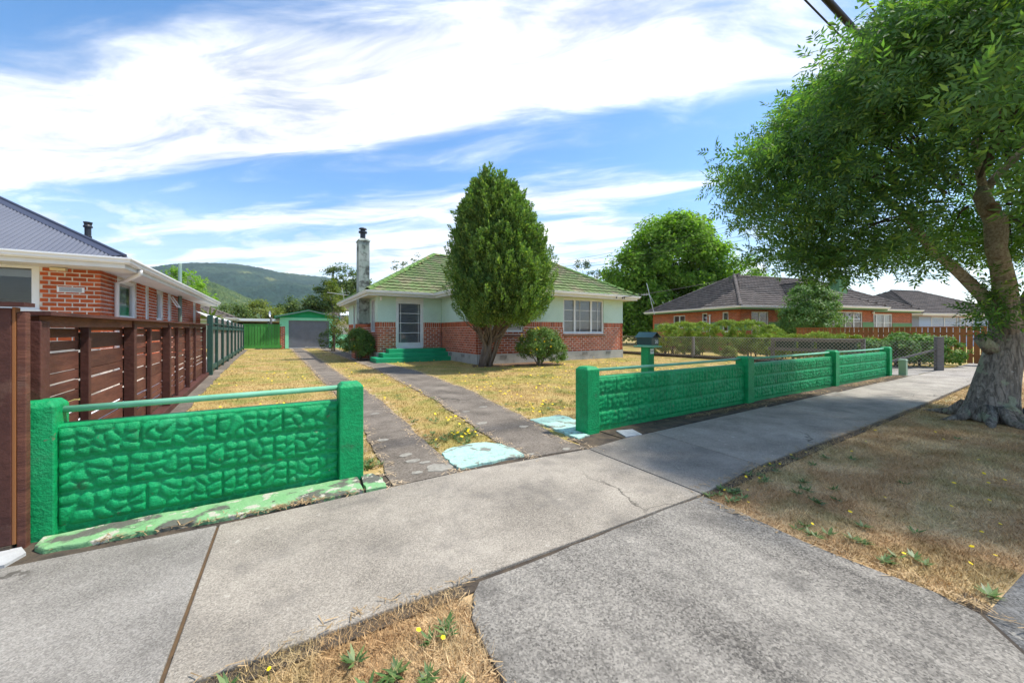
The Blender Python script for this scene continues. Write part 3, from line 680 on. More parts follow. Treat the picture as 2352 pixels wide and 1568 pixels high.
def gate_post(parent, x, y, w=.2, d=.2, h=.815, m=GREEN, seed=0):
    b = B(); b.add([(x-w/2, y-d/2, -.05), (x+w/2, y-d/2, -.05), (x+w/2, y+d/2, -.05), (x-w/2, y+d/2, -.05), (x-w/2, y-d/2, h-.035), (x+w/2, y-d/2, h-.035), (x+w/2, y+d/2, h-.035), (x-w/2, y+d/2, h-.035),
                    (x-w*.36, y-d*.36, h), (x+w*.36, y-d*.36, h), (x+w*.36, y+d*.36, h), (x-w*.36, y+d*.36, h)],
                   [(3, 2, 1, 0), (0, 1, 5, 4), (1, 2, 6, 5), (2, 3, 7, 6), (3, 0, 4, 7), (4, 5, 9, 8), (5, 6, 10, 9), (6, 7, 11, 10), (7, 4, 8, 11), (8, 9, 10, 11)])
    return b.build('post', m, parent, bevel=.008)
def block_wall(parent, spans, yf, z0, courses, bh, blen, m, nx, nz, seed):
    for si, (a, c) in enumerate(spans):
        B().box(a-.02, c+.02, yf-.006, yf+.12, z0-.08, z0+courses*bh+.012).build('wall_core', m, parent, bevel=.012)
        rr = random.Random(seed+si)
        for r in range(courses):
            u = a
            first = True
            while u < c-.02:
                L = blen*(rr.choice((.5, .78)) if first and r % 2 else (.92 if first and r == 2 else 1.)); first = False
                L = min(L, c-u)
                if c-u-L < .07: L = c-u
                me = pebble_block('block', L, bh, max(6, int(nx*L/blen)), nz, rr.randint(0, 9999), m)
                o = bpy.data.objects.new('block', me); COL.objects.link(o); o.parent = parent
                o.location = Vector((u, yf, z0+r*bh))-parent.location; u += L
lw = thing('front_wall', (-.37, 3.5, 0), 'short green cobble faced front wall with two posts and a top pipe, left of the driveway', 'wall')
gate_post(lw, -1.255, 3.535, .175, .2, .825); gate_post(lw, .525, 3.515, .19, .19, .815)
block_wall(lw, [(-1.17, .43)], 3.49, .025, 3, .209, .41, GREEN, 40, 20, 3)
B().tube([(-1.17, 3.56, .752), (-.4, 3.56, .758), (.43, 3.56, .765)], .022, 12).build('rail', GREEN_L, lw, smooth=True)
rw = thing('front_wall', (9, 3.5, 0), 'long green cobble faced front wall with four posts and top pipes, right of the driveway', 'wall')
RP = [3.305, 7.08, 10.95, 14.78]
for x in RP: gate_post(rw, x, 3.53, .205, .22, .812)
block_wall(rw, [(a+.1, c-.1) for a, c in zip(RP, RP[1:])], 3.50, .025, 3, .211, .40, GREEN, 24, 12, 20)
for a, c in zip(RP, RP[1:]): B().tube([(a+.1, 3.56, .755), ((a+c)/2, 3.56, .752), (c-.1, 3.56, .76)], .021, 10).build('rail', GREEN_L, rw, smooth=True)

# ================================================================== BROWN FENCE of slats
bf = thing('slat_fence', (-1.5, 8.3, 0), 'brown stained fence of horizontal boards with gaps and square posts behind the left wall', 'fence')
FA, FB = Vector((-1.36, 3.52, 0)), Vector((-1.80, 13.7, 0)); fd = (FB-FA).normalized(); fL = (FB-FA).length
FW = frame(FA, (fd.x, fd.y))               # u runs along the fence away from the street, y<0 is the driveway side
off = Matrix.Translation(-bf.location)
def fbox(name, u0, u1, y0, y1, z0, z1, m, **k):
    b = B(off @ FW); b.box(u0, u1, y0, y1, z0, z1); return b.build(name, m, bf, local=True, bevel=.004, **k)
def ztop(u): return 1.375+.08*u/fL
fposts = [(.02, .13, .10), (1.02, .06, .055), (2.27, .115, .09), (3.33, .07, .045), (4.35, .12, .095), (5.51, .07, .045), (6.68, .13, .075), (8.0, .07, .04), (9.7, .12, .08)]
for u, w, d in fposts: fbox('post', u, u+w, -d, -.004, -.05, ztop(u)-.062, WOOD_P)
for i in range(0, len(fposts)-1):
    u0, u1 = fposts[i][0]+(fposts[i][1] if i == 0 else 0), fposts[i+1][0]+(fposts[i+1][1] if i == len(fposts)-2 else 0)
    rr = random.Random(50+i); z = .10+rr.uniform(0, .04); zt = ztop((u0+u1)/2)-.075
    while z < zt-.03:
        h = rr.choice((.142, .142, .068, .068, .142)); h = min(h, zt-z)
        b = B(off @ FW); dz = rr.uniform(-.004, .004)
        b.box(u0+.002, u1-.002, .004, .026, z+dz, z+h+dz); b.build('slat', WOOD_B, bf, local=True)
        z += h+rr.choice((.008, .018, .022, .026, .020, .024))
for i in range(0, len(fposts)-2, 2):
    u0, u1 = fposts[i][0], fposts[i+2][0]+(fposts[i+2][1] if i+2 >= len(fposts)-1 else 0)
    b = B(off @ FW); b.beam((u0+.003, -.045, ztop(u0)-.012), (u1-.003, -.045, ztop(u1)-.012), .19, .024, (0, 0, 1)); b.build('capping', WOOD_P, bf, local=True)
    b = B(off @ FW); b.beam((u0+.07, -.05, ztop(u0)-.062), (u1-.003, -.05, ztop(u1)-.062), .045, .072, (0, 0, 1)); b.build('top_rail', WOOD_B, bf, local=True)
fbox('base_board', .15, fL, -.11, .03, -.04, .085, WOOD_P)
# return of the fence along the street, seen end on at the left edge
B().box(-1.455, -1.309, 3.36, 3.40, .02, 1.385).build('corner_board', WOOD_P, bf, bevel=.004)
B().box(-1.625, -1.465, 3.365, 3.40, .02, 1.385).build('corner_board', WOOD_P, bf, bevel=.004)
B().box(-1.795, -1.635, 3.36, 3.40, .02, 1.385).build('corner_board', WOOD_P, bf, bevel=.004)
B().box(-1.965, -1.805, 3.365, 3.40, .02, 1.385).build('corner_board', WOOD_P, bf, bevel=.004)
B().box(-1.308, -1.296, 3.368, 3.42, .02, 1.39).build('edge_strip', WOOD_O, bf)
B().box(-1.295, -1.258, 3.375, 3.425, -.03, 1.36).build('post', WOOD_B, bf, bevel=.004)
B().box(-2.10, -1.25, 3.33, 3.45, 1.395, 1.418).build('capping', WOOD_P, bf)
B().box(-1.965, -1.31, 3.352, 3.40, -.04, .02).build('base_board', SOIL, bf)

# ================================================================== DARK GREEN AND GREY PALING FENCE
pf = thing('paling_fence', (-1.95, 22.6, 0), 'grey paling fence with dark green posts and rails, beyond the brown fence', 'fence')
PA_, PB_ = Vector((-1.74, 13.75, 0)), Vector((-2.08, 31.6, 0)); pd = (PB_-PA_).normalized(); pL = (PB_-PA_).length
PW_ = frame(PA_, (pd.x, pd.y)); poff = Matrix.Translation(-pf.location)
def pbox(name, u0, u1, y0, y1, z0, z1, m, **k):
    b = B(poff @ PW_); b.box(u0, u1, y0, y1, z0, z1); return b.build(name, m, pf, local=True, **k)
pu = [0, 1.9, 3.8, 5.9, 8.0, 10.2, 12.6, 15.2, 17.7]
for i, u in enumerate(pu): pbox('post', u, u+(.2 if i == 0 else .11), -.075 if i else -.12, -.002, 0, 1.72 if i < 4 else 1.70, GREEN_K, bevel=.006)
for a, c in zip(pu, pu[1:]):
    a += .12 if a else .2
    pbox('rail', a, c, -.06, -.003, 1.30, 1.41, GREEN_K); pbox('rail', a, c, -.06, -.003, .10, .23, GREEN_K); pbox('rail', a, c, -.06, -.003, 1.475, 1.515, GREEN_K)
me_p = B().box(0, .098, 0, .016, .05, 1.31).mesh('paling', WOOD_G); me_b = B().box(0, .038, 0, .016, 1.42, 1.70).mesh('baton', WOOD_G)
pm, bm_ = [], []
for a, c in zip(pu, pu[1:]):
    u = a+.12
    while u < c-.06:
        pm.append(poff @ PW_ @ Matrix.Translation((u, random.uniform(.0, .006), 0)) @ Matrix.Rotation(random.uniform(-.006, .006), 4, 'Y')); u += .102
    u = a+.12
    while u < c-.03: bm_.append(poff @ PW_ @ Matrix.Translation((u, .002, random.uniform(-.03, .0))) @ Matrix.Rotation(random.uniform(-.04, .04), 4, 'Y')); u += .052
pieces(pf, 'paling', me_p, pm, WOOD_G, 'palings'); pieces(pf, 'baton', me_b, bm_, WOOD_G, 'batons')

# ================================================================== GREEN SIDE GATE beside the garage
gt = thing('side_gate', (-1., 32, 0), 'green gate of upright boards between the paling fence and the garage', 'gate')
x = -2.1; i = 0
while x < .14:
    w = .168; b = B().box(x+.008, min(x+w, .17)-.008, 31.98+(i % 2)*.016, 32.02, .10, 1.72); b.build('board', GATE_G, gt); x += w; i += 1
B().box(-2.12, .18, 31.95, 31.985, .06, .26).build('rail', GATE_G, gt); B().box(-2.12, .18, 31.97, 32.03, 1.722, 1.765).build('capping', GATE_G, gt)
B().box(-2.26, -2.13, 31.7, 31.9, 0, 1.62).build('post', WOOD_G, gt)
# ================================================================== MAIN HOUSE
hs = thing('house', (9, 18.5, 0), 'mint and red brick single storey house with green tiled hip roof', 'house')
HO = Matrix.Translation(-hs.location)
SOF = 2.76                                  # underside of the eaves
F_REC = frame((3.6, 16.7, 0), (1, 0)); F_WL = frame((6.48, 16.7, 0), (0, -1)); F_WF = frame((6.48, 12.9, 0), (1, 0))
F_SL = frame((3.6, 24.5, 0), (0, -1)); F_SR = frame((14.4, 12.9, 0), (0, 1)); F_BK = frame((14.4, 24.5, 0), (-1, 0))
BT, BB = 1.66, .36                          # top and bottom of the brickwork
walls = [  # frame, length, openings (u0, u1, z0, z1)
    (F_REC, 2.88, [(.77, 2.0, .52, 2.75)]), (F_WL, 3.8, []), (F_WF, 7.92, [(.55, 2.04, 1.22, 2.72), (4.17, 6.62, 1.16, 2.72)]),
    (F_SL, 7.8, [(6.35, 7.25, 1.2, 2.7), (1.6, 2.3, 1.2, 2.7)]), (F_SR, 11.6, []), (F_BK, 10.8, [])]
house_bricks = []
wall_parent = None
for i, (fr, L, op) in enumerate(walls):
    b = B(HO @ fr); wall_boxes(b, L-.02, BB, BT-.0, .0, .2, op); w = b.build('brick_wall', MORTAR if i != 1 else MORTAR_N, hs, local=True)
    if wall_parent is None: wall_parent = w
    b = B(HO @ fr); wall_boxes(b, L-.02, BT+.002, SOF, -.012, .2, op); b.build('stucco_wall', MINT, hs, local=True)
    b = B(HO @ fr); wall_boxes(b, L-.02, -.1, BB-.002, -.035, .2, []); b.build('foundation', FOUND, hs, local=True)
    if i < 5:
        house_bricks += bricks(HO @ fr, L-.02, BB, BT, op, course=.094, blen=.262, soldier=.235, proud=.006)
house_bricks += bricks(HO @ frame((2.95, 18.28, 0), (1, 0)), .63, .02, 1.19, (), course=.094, blen=.262)+bricks(HO @ frame((2.95, 19.2, 0), (0, -1)), .92, .02, 1.19, (), course=.094, blen=.262)
pieces(wall_parent, 'brick', brick_mesh(BRICK), house_bricks, BRICK, 'bricks')
# windows and the glazed front door
window(hs, HO @ F_WF, 4.17, 6.62, 1.16, 2.72, cols=(5.18, 6.28), rows=(1.72, 2.20), sashes=(4.86, 5.86), blind='venetian', setback=.03, fr=.075, rowcols=None)
window(hs, HO @ F_WF, .55, 2.04, 1.22, 2.72, cols=(), rows=(1.72, 2.20), sashes=(1.30,), blind='venetian', setback=.03, fr=.075)
window(hs, HO @ F_SL, 6.35, 7.25, 1.2, 2.7, rows=(1.75, 2.2), sashes=(6.8,), blind='shade', setback=.03)
window(hs, HO @ F_SL, 1.6, 2.3, 1.2, 2.7, rows=(1.75, 2.2), blind='shade', setback=.03)
dr = B(HO @ F_REC)
dr.box(.77, .85, .0, .1, .52, 2.55); dr.box(1.92, 2.0, .0, .1, .52, 2.55); dr.box(.85, 1.92, .0, .1, 2.48, 2.55); dr.box(.77, 2.0, -.015, .1, 2.552, 2.75)
dr.box(.85, 1.92, .03, .09, .52, .76); dr.box(.80, 1.97, -.03, .03, .50, .555); dr.box(.85, .90, .03, .09, .76, 2.48); dr.box(1.87, 1.92, .03, .09, .76, 2.48)
for z in (1.19, 1.62, 2.05): dr.box(.90, 1.87, .04, .08, z-.013, z+.013)
for u in (.985, 1.785): dr.box(u-.009, u+.009, .042, .078, .76, 2.48)
door = dr.build('door', WHITE, hs, local=True)
g = B(HO @ F_REC); g.face((.9, .06, .76), (1.87, .06, .76), (1.87, .06, 2.48), (.9, .06, 2.48)); g.build('pane', GLASS, door, local=True)
k = B(HO @ F_REC); z = .78
while z < 2.46: k.add([(.9, .105, z), (1.87, .105, z), (1.87, .118, z+.039), (.9, .118, z+.039)], [(0, 1, 2, 3)]); z += .046
k.build('blind', BLIND, door, local=True)
# brick sills, floor vents, quoins
for (a, c) in ((4.17, 6.70), (.50, 2.10)):
    s = B(HO @ F_WF); s.box(a, c, -.085, .06, 1.075, 1.157); sl = s.build('sill', MORTAR_N, hs, local=True)
    ms = [HO @ F_WF @ Matrix.Translation((a+.04+.062*i, -.085, 1.112)) @ Matrix.Rotation(R(-8), 4, 'X') @ Matrix.Diagonal((.052, .15, .098, 1)) for i in range(int((c-a-.03)/.062))]
    pieces(sl, 'sill_brick', brick_mesh(BRICK_S), ms, BRICK_S, 'sill_bricks')
for fr, u in ((F_WF, .95), (F_WF, 5.27), (F_WF, 6.75), (F_WL, 1.0), (F_WL, 2.3)):
    v = B(HO @ fr); v.box(u, u+.30, -.042, -.03, .20, .325); vo = v.build('floor_vent', DARKROOM, hs, local=True)
    v = B(HO @ fr)
    for i in range(6): v.box(u+.004+i*.0555, u+.018+i*.0555, -.05, -.0425, .20, .325)
    for i in range(4): v.box(u, u+.30, -.052, -.0502, .20+i*.037, .213+i*.037)
    v.build('vent_grid', FOUND, vo, local=True)
# entrance steps
stp = thing('entrance_steps', (5., 16.1, 0), 'three green painted concrete steps below the glazed front door', 'steps')
B().box(3.28, 6.60, 15.52, 16.66, -.05, .17).build('step', GREEN_D, stp, bevel=.01)
B().box(3.62, 6.44, 15.82, 16.66, .171, .34).build('step', GREEN_D, stp, bevel=.01)
B().box(3.92, 6.44, 16.10, 16.66, .341, .50).build('step', GREEN_D, stp, bevel=.01)
# eaves: soffit, fascia, gutters
GX0, GX1, GY0, GY1, WX0, WY0 = 3.1, 14.9, 16.2, 25.0, 5.98, 12.4
GZ = 2.93
so_ = B(); so_.prism([(GX0+.04, GY0+.04), (WX0+.04, GY0+.04), (WX0+.04, WY0+.04), (GX1-.04, WY0+.04), (GX1-.04, GY1-.04), (GX0+.04, GY1-.04)], SOF+.002, SOF+.03)
so_.build('soffit', CREAM, hs)
fa = B(); gu = B()
ring = [(GX0, GY1), (GX0, GY0), (WX0, GY0), (WX0, WY0), (GX1, WY0), (GX1, GY1)]
def eave(fb, gb, ring, z, closed=True, fh=.15, gh=.12):
    """mitred fascia and ogee gutter along an eaves outline (counter-clockwise seen from above, house on the left)"""
    n = len(ring)
    def offs(k, d):
        p = Vector(ring[k % n]); e0 = (p-Vector(ring[(k-1) % n])).normalized(); e1 = (Vector(ring[(k+1) % n])-p).normalized()
        n0 = Vector((e0.y, -e0.x)); n1 = Vector((e1.y, -e1.x)); m_ = n0+n1; m_ = m_*(d/(m_.dot(n0) or 1)); return p+m_
    def sweep(bb, prof):
        P_ = [[(*offs(k, d), h) for (d, h) in prof] for k in range(n)]; c = len(prof)
        vs = [v for r in P_ for v in r]
        bb.add(vs, [(k*c+j, ((k+1) % n)*c+j, ((k+1) % n)*c+(j+1) % c, k*c+(j+1) % c) for k in range(n) for j in range(c)])
    sweep(fb, [(-.03, z-.18), (-.005, z-.18), (-.005, z-.02), (-.03, z-.02)])
    sweep(gb, [(0, z-.10), (.055, z-.10), (.085, z-.075), (.09, z-.04), (.115, z-.015), (.115, z+.012), (.10, z+.012), (.085, z-.02), (0, z-.03)])
eave(fa, gu, ring, GZ); fa.build('fascia', WHITE, hs); gu.build('gutter', PVC, hs)
# roof planes
tp = math.tan(R(31)); h = 4.4; RZ = GZ+h*tp; H2 = 4.46
A0, A1 = (GX0, GY0, GZ), (GX0, GY1, GZ); RL_, RRt = (GX0+h, GY0+h, RZ), (10.44, GY0+h, RZ)
C0, C1, C2 = (WX0, WY0, GZ), (GX1, WY0, GZ), (GX1, GY1, GZ); WA = (10.44, WY0+H2, RZ)
VB = (WX0, GY0, GZ); 
planes = [[(GX0, GY0, GZ), VB, (10.44, GY0+4.46, RZ), RL_], [A1, A0, RL_], [VB, C0, WA, (10.44, GY0+4.46, RZ)], [C0, C1, WA], [C1, C2, RRt, WA]]
rf = B()
dn = lambda P_: tuple((p[0], p[1], p[2]-.02) for p in P_)
for P_ in planes+[[C2, A1, RL_, RRt]]: rf.face(*dn(P_))
roof = rf.build('roof', TILE_C, hs)
tm = [HO @ M for P_ in planes for M in tile_plane(P_)]
pieces(roof, 'roof_tile', tile_mesh('roof_tile', TILE_G), tm, TILE_G, 'roof_tiles')
cm = [HO @ M for a, c in ((A0, RL_), (RL_, RRt), (C0, WA), (C1, WA), (WA, RRt), (C2, RRt), (A1, RL_)) for M in cap_line(a, c, lift=.05)]
pieces(roof, 'hip_tile', cap_mesh('hip_tile', TILE_C), cm, TILE_C, 'hip_tiles')
# chimney stack on the left wall, a part of the house
ch = B(); ch.box(3.12, 3.58, 18.3, 18.95, 1.6, 5.42); ch.add([(3.08, 18.26, 5.421), (3.62, 18.26, 5.421), (3.62, 18.99, 5.421), (3.08, 18.99, 5.421), (3.14, 18.34, 5.53), (3.54, 18.34, 5.53), (3.54, 18.91, 5.53), (3.14, 18.91, 5.53)],
    [(3, 2, 1, 0), (4, 5, 6, 7), (0, 1, 5, 4), (1, 2, 6, 5), (2, 3, 7, 6), (3, 0, 4, 7)])
chm = ch.build('chimney', CHIM, hs)
B().lathe([(.12, 5.53), (.12, 5.82), (.19, 5.83), (.19, 5.90), (.13, 5.92), (.10, 5.95), (.10, 5.99), (.18, 6.0), (.16, 6.05), (.03, 6.09)], 14, (3.34, 18.6, 0)).build('flue', BLACK, chm)
B().box(2.95, 3.58, 18.28, 19.2, .0, 1.2).build('chimney_base', MORTAR_N, hs)
ev = B(); ev.lathe([(.045, 0), (.05, .1), (.04, .16), (.0, .17)], 10, (3.72, 16.62, 2.57)); ev.build('porch_light', PVC, hs)
for x in (13.35, 13.75, 13.87): B().lathe([(.02, 0), (.035, .03), (.02, .06), (.03, .08), (.0, .1)], 8, (x, 12.32, 2.78)).build('wire_insulator', BLACK, hs)
# aerial on the far corner
an = thing('tv_aerial', (3.0, 23.3, 2.9), 'thin aerial on the far left eave of the mint house', 'aerial')
B().tube([(3.2, 23.3, 2.95), (3.05, 23.3, 3.75)], .014, 6).build('mast', STEELW, an); a_ = B(); a_.tube([(2.3, 23.3, 3.42), (3.4, 23.3, 3.32)], .014, 6)
for i in range(6): a_.tube([(2.35+i*.2, 23.0, 3.42-i*.018), (2.35+i*.2, 23.6, 3.42-i*.018)], .006, 4)
a_.build('boom', STEELW, an)

# ================================================================== GARAGE
ga = thing('garage', (1.9, 32, 0), 'green gabled garage with grey roller door at the end of the driveway', 'garage')
gx0, gx1, gy, gz = .07, 3.73, 32., 2.28
b = B(frame((gx0, gy, 0), (1, 0))); b.M = Matrix.Translation(-ga.location) @ b.M; wall_boxes(b, gx1-gx0, 0, 1.62, 0, .15, [(.52, 3.26, -1, 5)]); gw = b.build('brick_pier', MORTAR_N, ga, local=True)
GF = Matrix.Translation(-ga.location) @ frame((gx0, gy, 0), (1, 0))
pieces(gw, 'brick', brick_mesh(BRICK), bricks(GF, gx1-gx0, 0, 1.62, [(.34, 3.44, -1, 5)], course=.09, blen=.25), BRICK, 'bricks')
B(GF).box(0, .33, -.008, .1, 1.622, gz).build('sheet_panel', GARAGE_L, ga, local=True); B(GF).box(3.45, 3.66, -.008, .1, 1.622, gz).build('sheet_panel', GARAGE_L, ga, local=True)
jb = B(GF); jb.box(.33, .55, -.035, .1, 0, 2.06); jb.box(3.23, 3.45, -.035, .1, 0, 2.06); jb.box(.33, 3.45, -.035, .1, 2.062, 2.26); jb.build('door_frame', GARAGE_L, ga, local=True)
rd_ = B(GF); n = 130; vs = []
for i in range(n+1): z = 2.06*i/n; vs += [(.55, .06+.017*math.sin(z*2*math.pi/.079), z), (3.23, .06+.017*math.sin(z*2*math.pi/.079), z)]
rd_.add(vs, [(2*i, 2*i+1, 2*i+3, 2*i+2) for i in range(n)]); rdo = rd_.build('roller_door', ROLLER, ga, local=True, smooth=True)
hb = B(GF); hb.box(.4, 3.02, .03, .05, .0, .05); hb.box(1.62, 1.82, .015, .03, .08, .11); hb.build('door_handle', STEELW, rdo, local=True)
gb = B(GF); gb.add([(-.02, -.012, gz-.02), (3.68, -.012, gz-.02), (1.83, -.012, 2.74)], [(0, 1, 2)]); gb.add([(1.815, -.02, gz), (1.845, -.02, gz), (1.845, -.02, 2.72), (1.815, -.02, 2.72)], [(0, 1, 2, 3)]); gb.build('gable', GARAGE_G, ga, local=True)
B(GF).box(0, 3.66, 5.5, 5.6, 0, gz).box(0, .1, .15, 5.5, 0, gz).box(3.56, 3.66, .15, 5.5, 0, gz).build('wall', GARAGE_L, ga, local=True)
rfb = B(GF)
for sx in (-1, 1):
    rfb.beam((1.83, 2.8, 2.80), (1.83+sx*2.12, 2.8, 2.30), 6.4, .06, (0, 0, 1))
rfb.build('roof', IRON, ga, local=True)
bg = B(GF)
for sx in (-1, 1):
    bg.add([(1.83, -.22, 2.86), (1.83+sx*2.16, -.22, 2.36), (1.83+sx*2.16, -.22, 2.18), (1.83, -.22, 2.68), (1.83, -.17, 2.86), (1.83+sx*2.16, -.17, 2.36), (1.83+sx*2.16, -.17, 2.18), (1.83, -.17, 2.68)],
           [(0, 1, 2, 3), (7, 6, 5, 4), (0, 4, 5, 1), (1, 5, 6, 2), (2, 6, 7, 3)])
bg.build('barge_board', GARAGE_G, ga, local=True)
low = thing('garden_wall', (4.6, 31.8, 0), 'low light green wall between the garage and the mint house', 'wall')
B().box(3.72, 5.6, 31.75, 31.9, 0, .98).build('wall', GARAGE_L, low); B().box(3.70, 5.62, 31.73, 31.92, .982, 1.02).build('capping', GARAGE_L, low)

# ================================================================== LEFT NEIGHBOUR with the steel roof
nh = thing('house', (-6, 16, 0), 'orange brick house with dark grey steel roof behind the brown fence', 'house')
NO = Matrix.Translation(-nh.location)
NF, NS = frame((-12, 10.65, 0), (1, 0)), frame((-3.0, 10.65, 0), (0, 1))
NSOF = 2.46
ops_f = [(6.9, 8.19, 1.66, 2.52)]; ops_s = [(.87, 2.2, 1.52, 2.42), (2.94, 3.24, 1.4, 2.44), (4.04, 4.74, 1.55, 2.44), (5.32, 5.77, 1.3, 2.44), (9.47, 10.07, 1.6, 2.44)]
nb = []; NW = None
for i, (fr, L, op) in enumerate(((NF, 9.0, ops_f), (NS, 11.17, ops_s))):
    b = B(NO @ fr); wall_boxes(b, L-.2*(i == 0), -.05, NSOF, 0, .2, op); w = b.build('brick_wall', MORTAR, nh, local=True)
    if i == 0: NW = w
    nb += bricks(NO @ fr, L, .5 if i else .9, NSOF, op, course=.0815, blen=.196, joint=.018, proud=.007)
pieces(NW, 'brick', brick_mesh(BRICK_N), nb, BRICK_N, 'bricks')
B().box(-14, -3.02, 21.8, 22., 0, NSOF).box(-14., -13.8, 10.6, 21.8, 0, NSOF).build('back_wall', MORTAR, nh)
window(nh, NO @ NF, 6.9, 8.19, 1.66, 2.52, fr=.10, setback=.02, blind='shade', fm=PVC)
B(NO @ NF).box(6.86, 8.22, -.04, .02, 1.50, 1.657).build('window_sill', PVC, nh, local=True)
for (a, c, z0, z1) in ops_s: window(nh, NO @ NS, a, c, z0, z1, fr=.08, setback=.03, blind='curtain' if a < 1 or a > 3 else None, fm=PVC)
aw = B(NO @ NS); aw.beam((5.32, -.03, 2.40), (5.32, -.22, 2.05), .04, .03); aw.beam((5.77, -.03, 2.40), (5.77, -.22, 2.05), .04, .03); aw.beam((5.32, -.22, 2.05), (5.77, -.22, 2.05), .03, .04); aw.build('open_sash', PVC, nh, local=True)
vt = B(NO @ NF); vt.box(8.42, 8.80-.02, -.02, -.008, 2.0, 2.10)
vt = vt.build('wall_vent', PVC, nh, local=True); v2 = B(NO @ NF)
for i in range(5): v2.box(8.45, 8.75, -.026, -.021, 2.012+i*.017, 2.02+i*.017)
v2.build('vent_slat', IRON, vt, local=True)
B(NO @ NF).box(8.36, 8.56, -.12, -.01, 2.40, 2.448).build('eave_light', mat('cream_lamp', (.75, .66, .42), .5), nh, local=True)
NGX, NGY0, NGY1, NGZ = -2.5, 10.05, 23.0, 2.64
ns = B(); ns.prism([(-14, NGY0+.05), (NGX-.05, NGY0+.05), (NGX-.05, NGY1), (-14, NGY1)], NSOF+.002, NSOF+.03); ns.build('soffit', WHITE, nh)
f1, g1 = B(), B(); eave(f1, g1, [(-14, NGY1), (-14, NGY0), (NGX, NGY0), (NGX, NGY1)], NGZ); f1.build('fascia', WHITE, nh); g1.build('gutter', PVC, nh)
ntp = math.tan(R(28.8)); nhh = 5.4
def corr(name, p0, e, s_dir, L, depth_fn, m, parent, pitch=.0758, amp=.009):
    """a trapezoid of corrugated steel: ribs run up the slope, real relief"""
    p0 = Vector(p0); e = Vector(e).normalized(); s_ = Vector(s_dir).normalized(); nrm = e.cross(s_).normalized(); nrm = nrm if nrm.z > 0 else -nrm
    k = int(L/(pitch/4)); vs = []; fs = []
    for i in range(k+1):
        u = L*i/k; a = amp*(1, 0, -1, 0)[i % 4]; v0, v1 = depth_fn(u); vs += [p0+e*u+s_*v0+nrm*a, p0+e*u+s_*v1+nrm*a]
    fs = [(2*i, 2*i+2, 2*i+3, 2*i+1) for i in range(k)]
    b = B(); b.add(vs, fs); return b.build(name, m, parent)
sl = math.hypot(1, ntp)
corr('roof', (-12.5, NGY0-.03, NGZ+.02), (1, 0, 0), (0, 1, ntp), 10., lambda u: (0, max(0.01, min(10-u, nhh)*sl)), IRON, nh)
corr('roof', (NGX+.03, NGY0, NGZ+.02), (0, 1, 0), (-1, 0, ntp), NGY1-NGY0, lambda u: (0, max(.01, min(u, nhh)*sl)), IRON, nh)
corr('roof', (NGX-2*nhh, NGY1, NGZ+.02), (0, -1, 0), (1, 0, ntp), NGY1-NGY0-4, lambda u: (0, nhh*sl), IRON, nh)
fl = B(); q0, q1 = Vector((NGX, NGY0, NGZ+.035)), Vector((NGX-nhh, NGY0+nhh, NGZ+.035+nhh*ntp)); dq = (q1-q0).normalized()
for sgn in ((0, 1), (1, 0)):
    sd_ = Vector((-1, 0, 0)) if sgn[0] else Vector((0, 1, ntp))
    sd_ = Vector((-1, 0, 0)) if sgn == (0, 1) else Vector((0, 1, 0))
    sd_ = sd_+Vector((0, 0, 0.0 if sgn == (0, 1) else 0.0)); 
    w_ = .19
    fl.add([q0+Vector((0, 0, .03)), q1+Vector((0, 0, .03)), q1+sd_*w_+Vector((0, 0, .012)), q0+sd_*w_+Vector((0, 0, .012))], [(0, 1, 2, 3)])
fl.tube([q0+Vector((0, 0, .03)), q1+Vector((0, 0, .03))], .028, 8); fl.tube([q1+Vector((0, 0, .03)), (NGX-nhh, NGY1, q1.z+.03)], .05, 8)
fl.build('hip_flashing', IRON_D, nh)
B().lathe([(.06, -.2), (.06, .10), (.07, .11), (.07, .16), (.06, .17), (.06, .36), (.085, .37), (.085, .40), (.065, .43), (.085, .50), (.075, .50)], 14, (-4.0, 13.41, 3.44)).build('flue', BLACK, nh)
dp = B(); dp.tube([(-2.45, 10.75, 2.52), (-2.47, 10.80, 2.44), (-2.78, 11.22, 2.34), (-2.94, 11.30, 2.28), (-2.94, 11.30, .2)], .04, 10); dp.build('downpipe', PVC, nh, smooth=True)
vp = B(); vp.tube([(-2.88, 17.0, .2), (-2.88, 17.0, 3.58)], .055, 10); vp.build('vent_pipe', mat('verdigris_pipe', (.20, .25, .20), .7, (.12, .2, .17), 2.), nh, smooth=True)
# ================================================================== lean-to sheet roof behind the paling fence
ct = thing('lean_to_roof', (-2.6, 19, 0), 'white sheet lean-to roof just behind the paling fence', 'roof')
B().add([(-2.25, 19., 1.74), (-2.25, 30, 1.68), (-2.75, 30, 1.98), (-2.75, 19., 2.06), (-2.25, 19., 1.71), (-2.25, 30, 1.65), (-2.75, 30, 1.95), (-2.75, 19., 2.03)],
        [(0, 1, 2, 3), (7, 6, 5, 4), (0, 4, 5, 1), (1, 5, 6, 2), (2, 6, 7, 3), (3, 7, 4, 0)]).build('roof_sheet', WHITE, ct)
for y in (19.3, 24.5, 29.7): B().box(-2.36, -2.28, y, y+.08, 0, 1.66).build('post', YWOOD, ct)
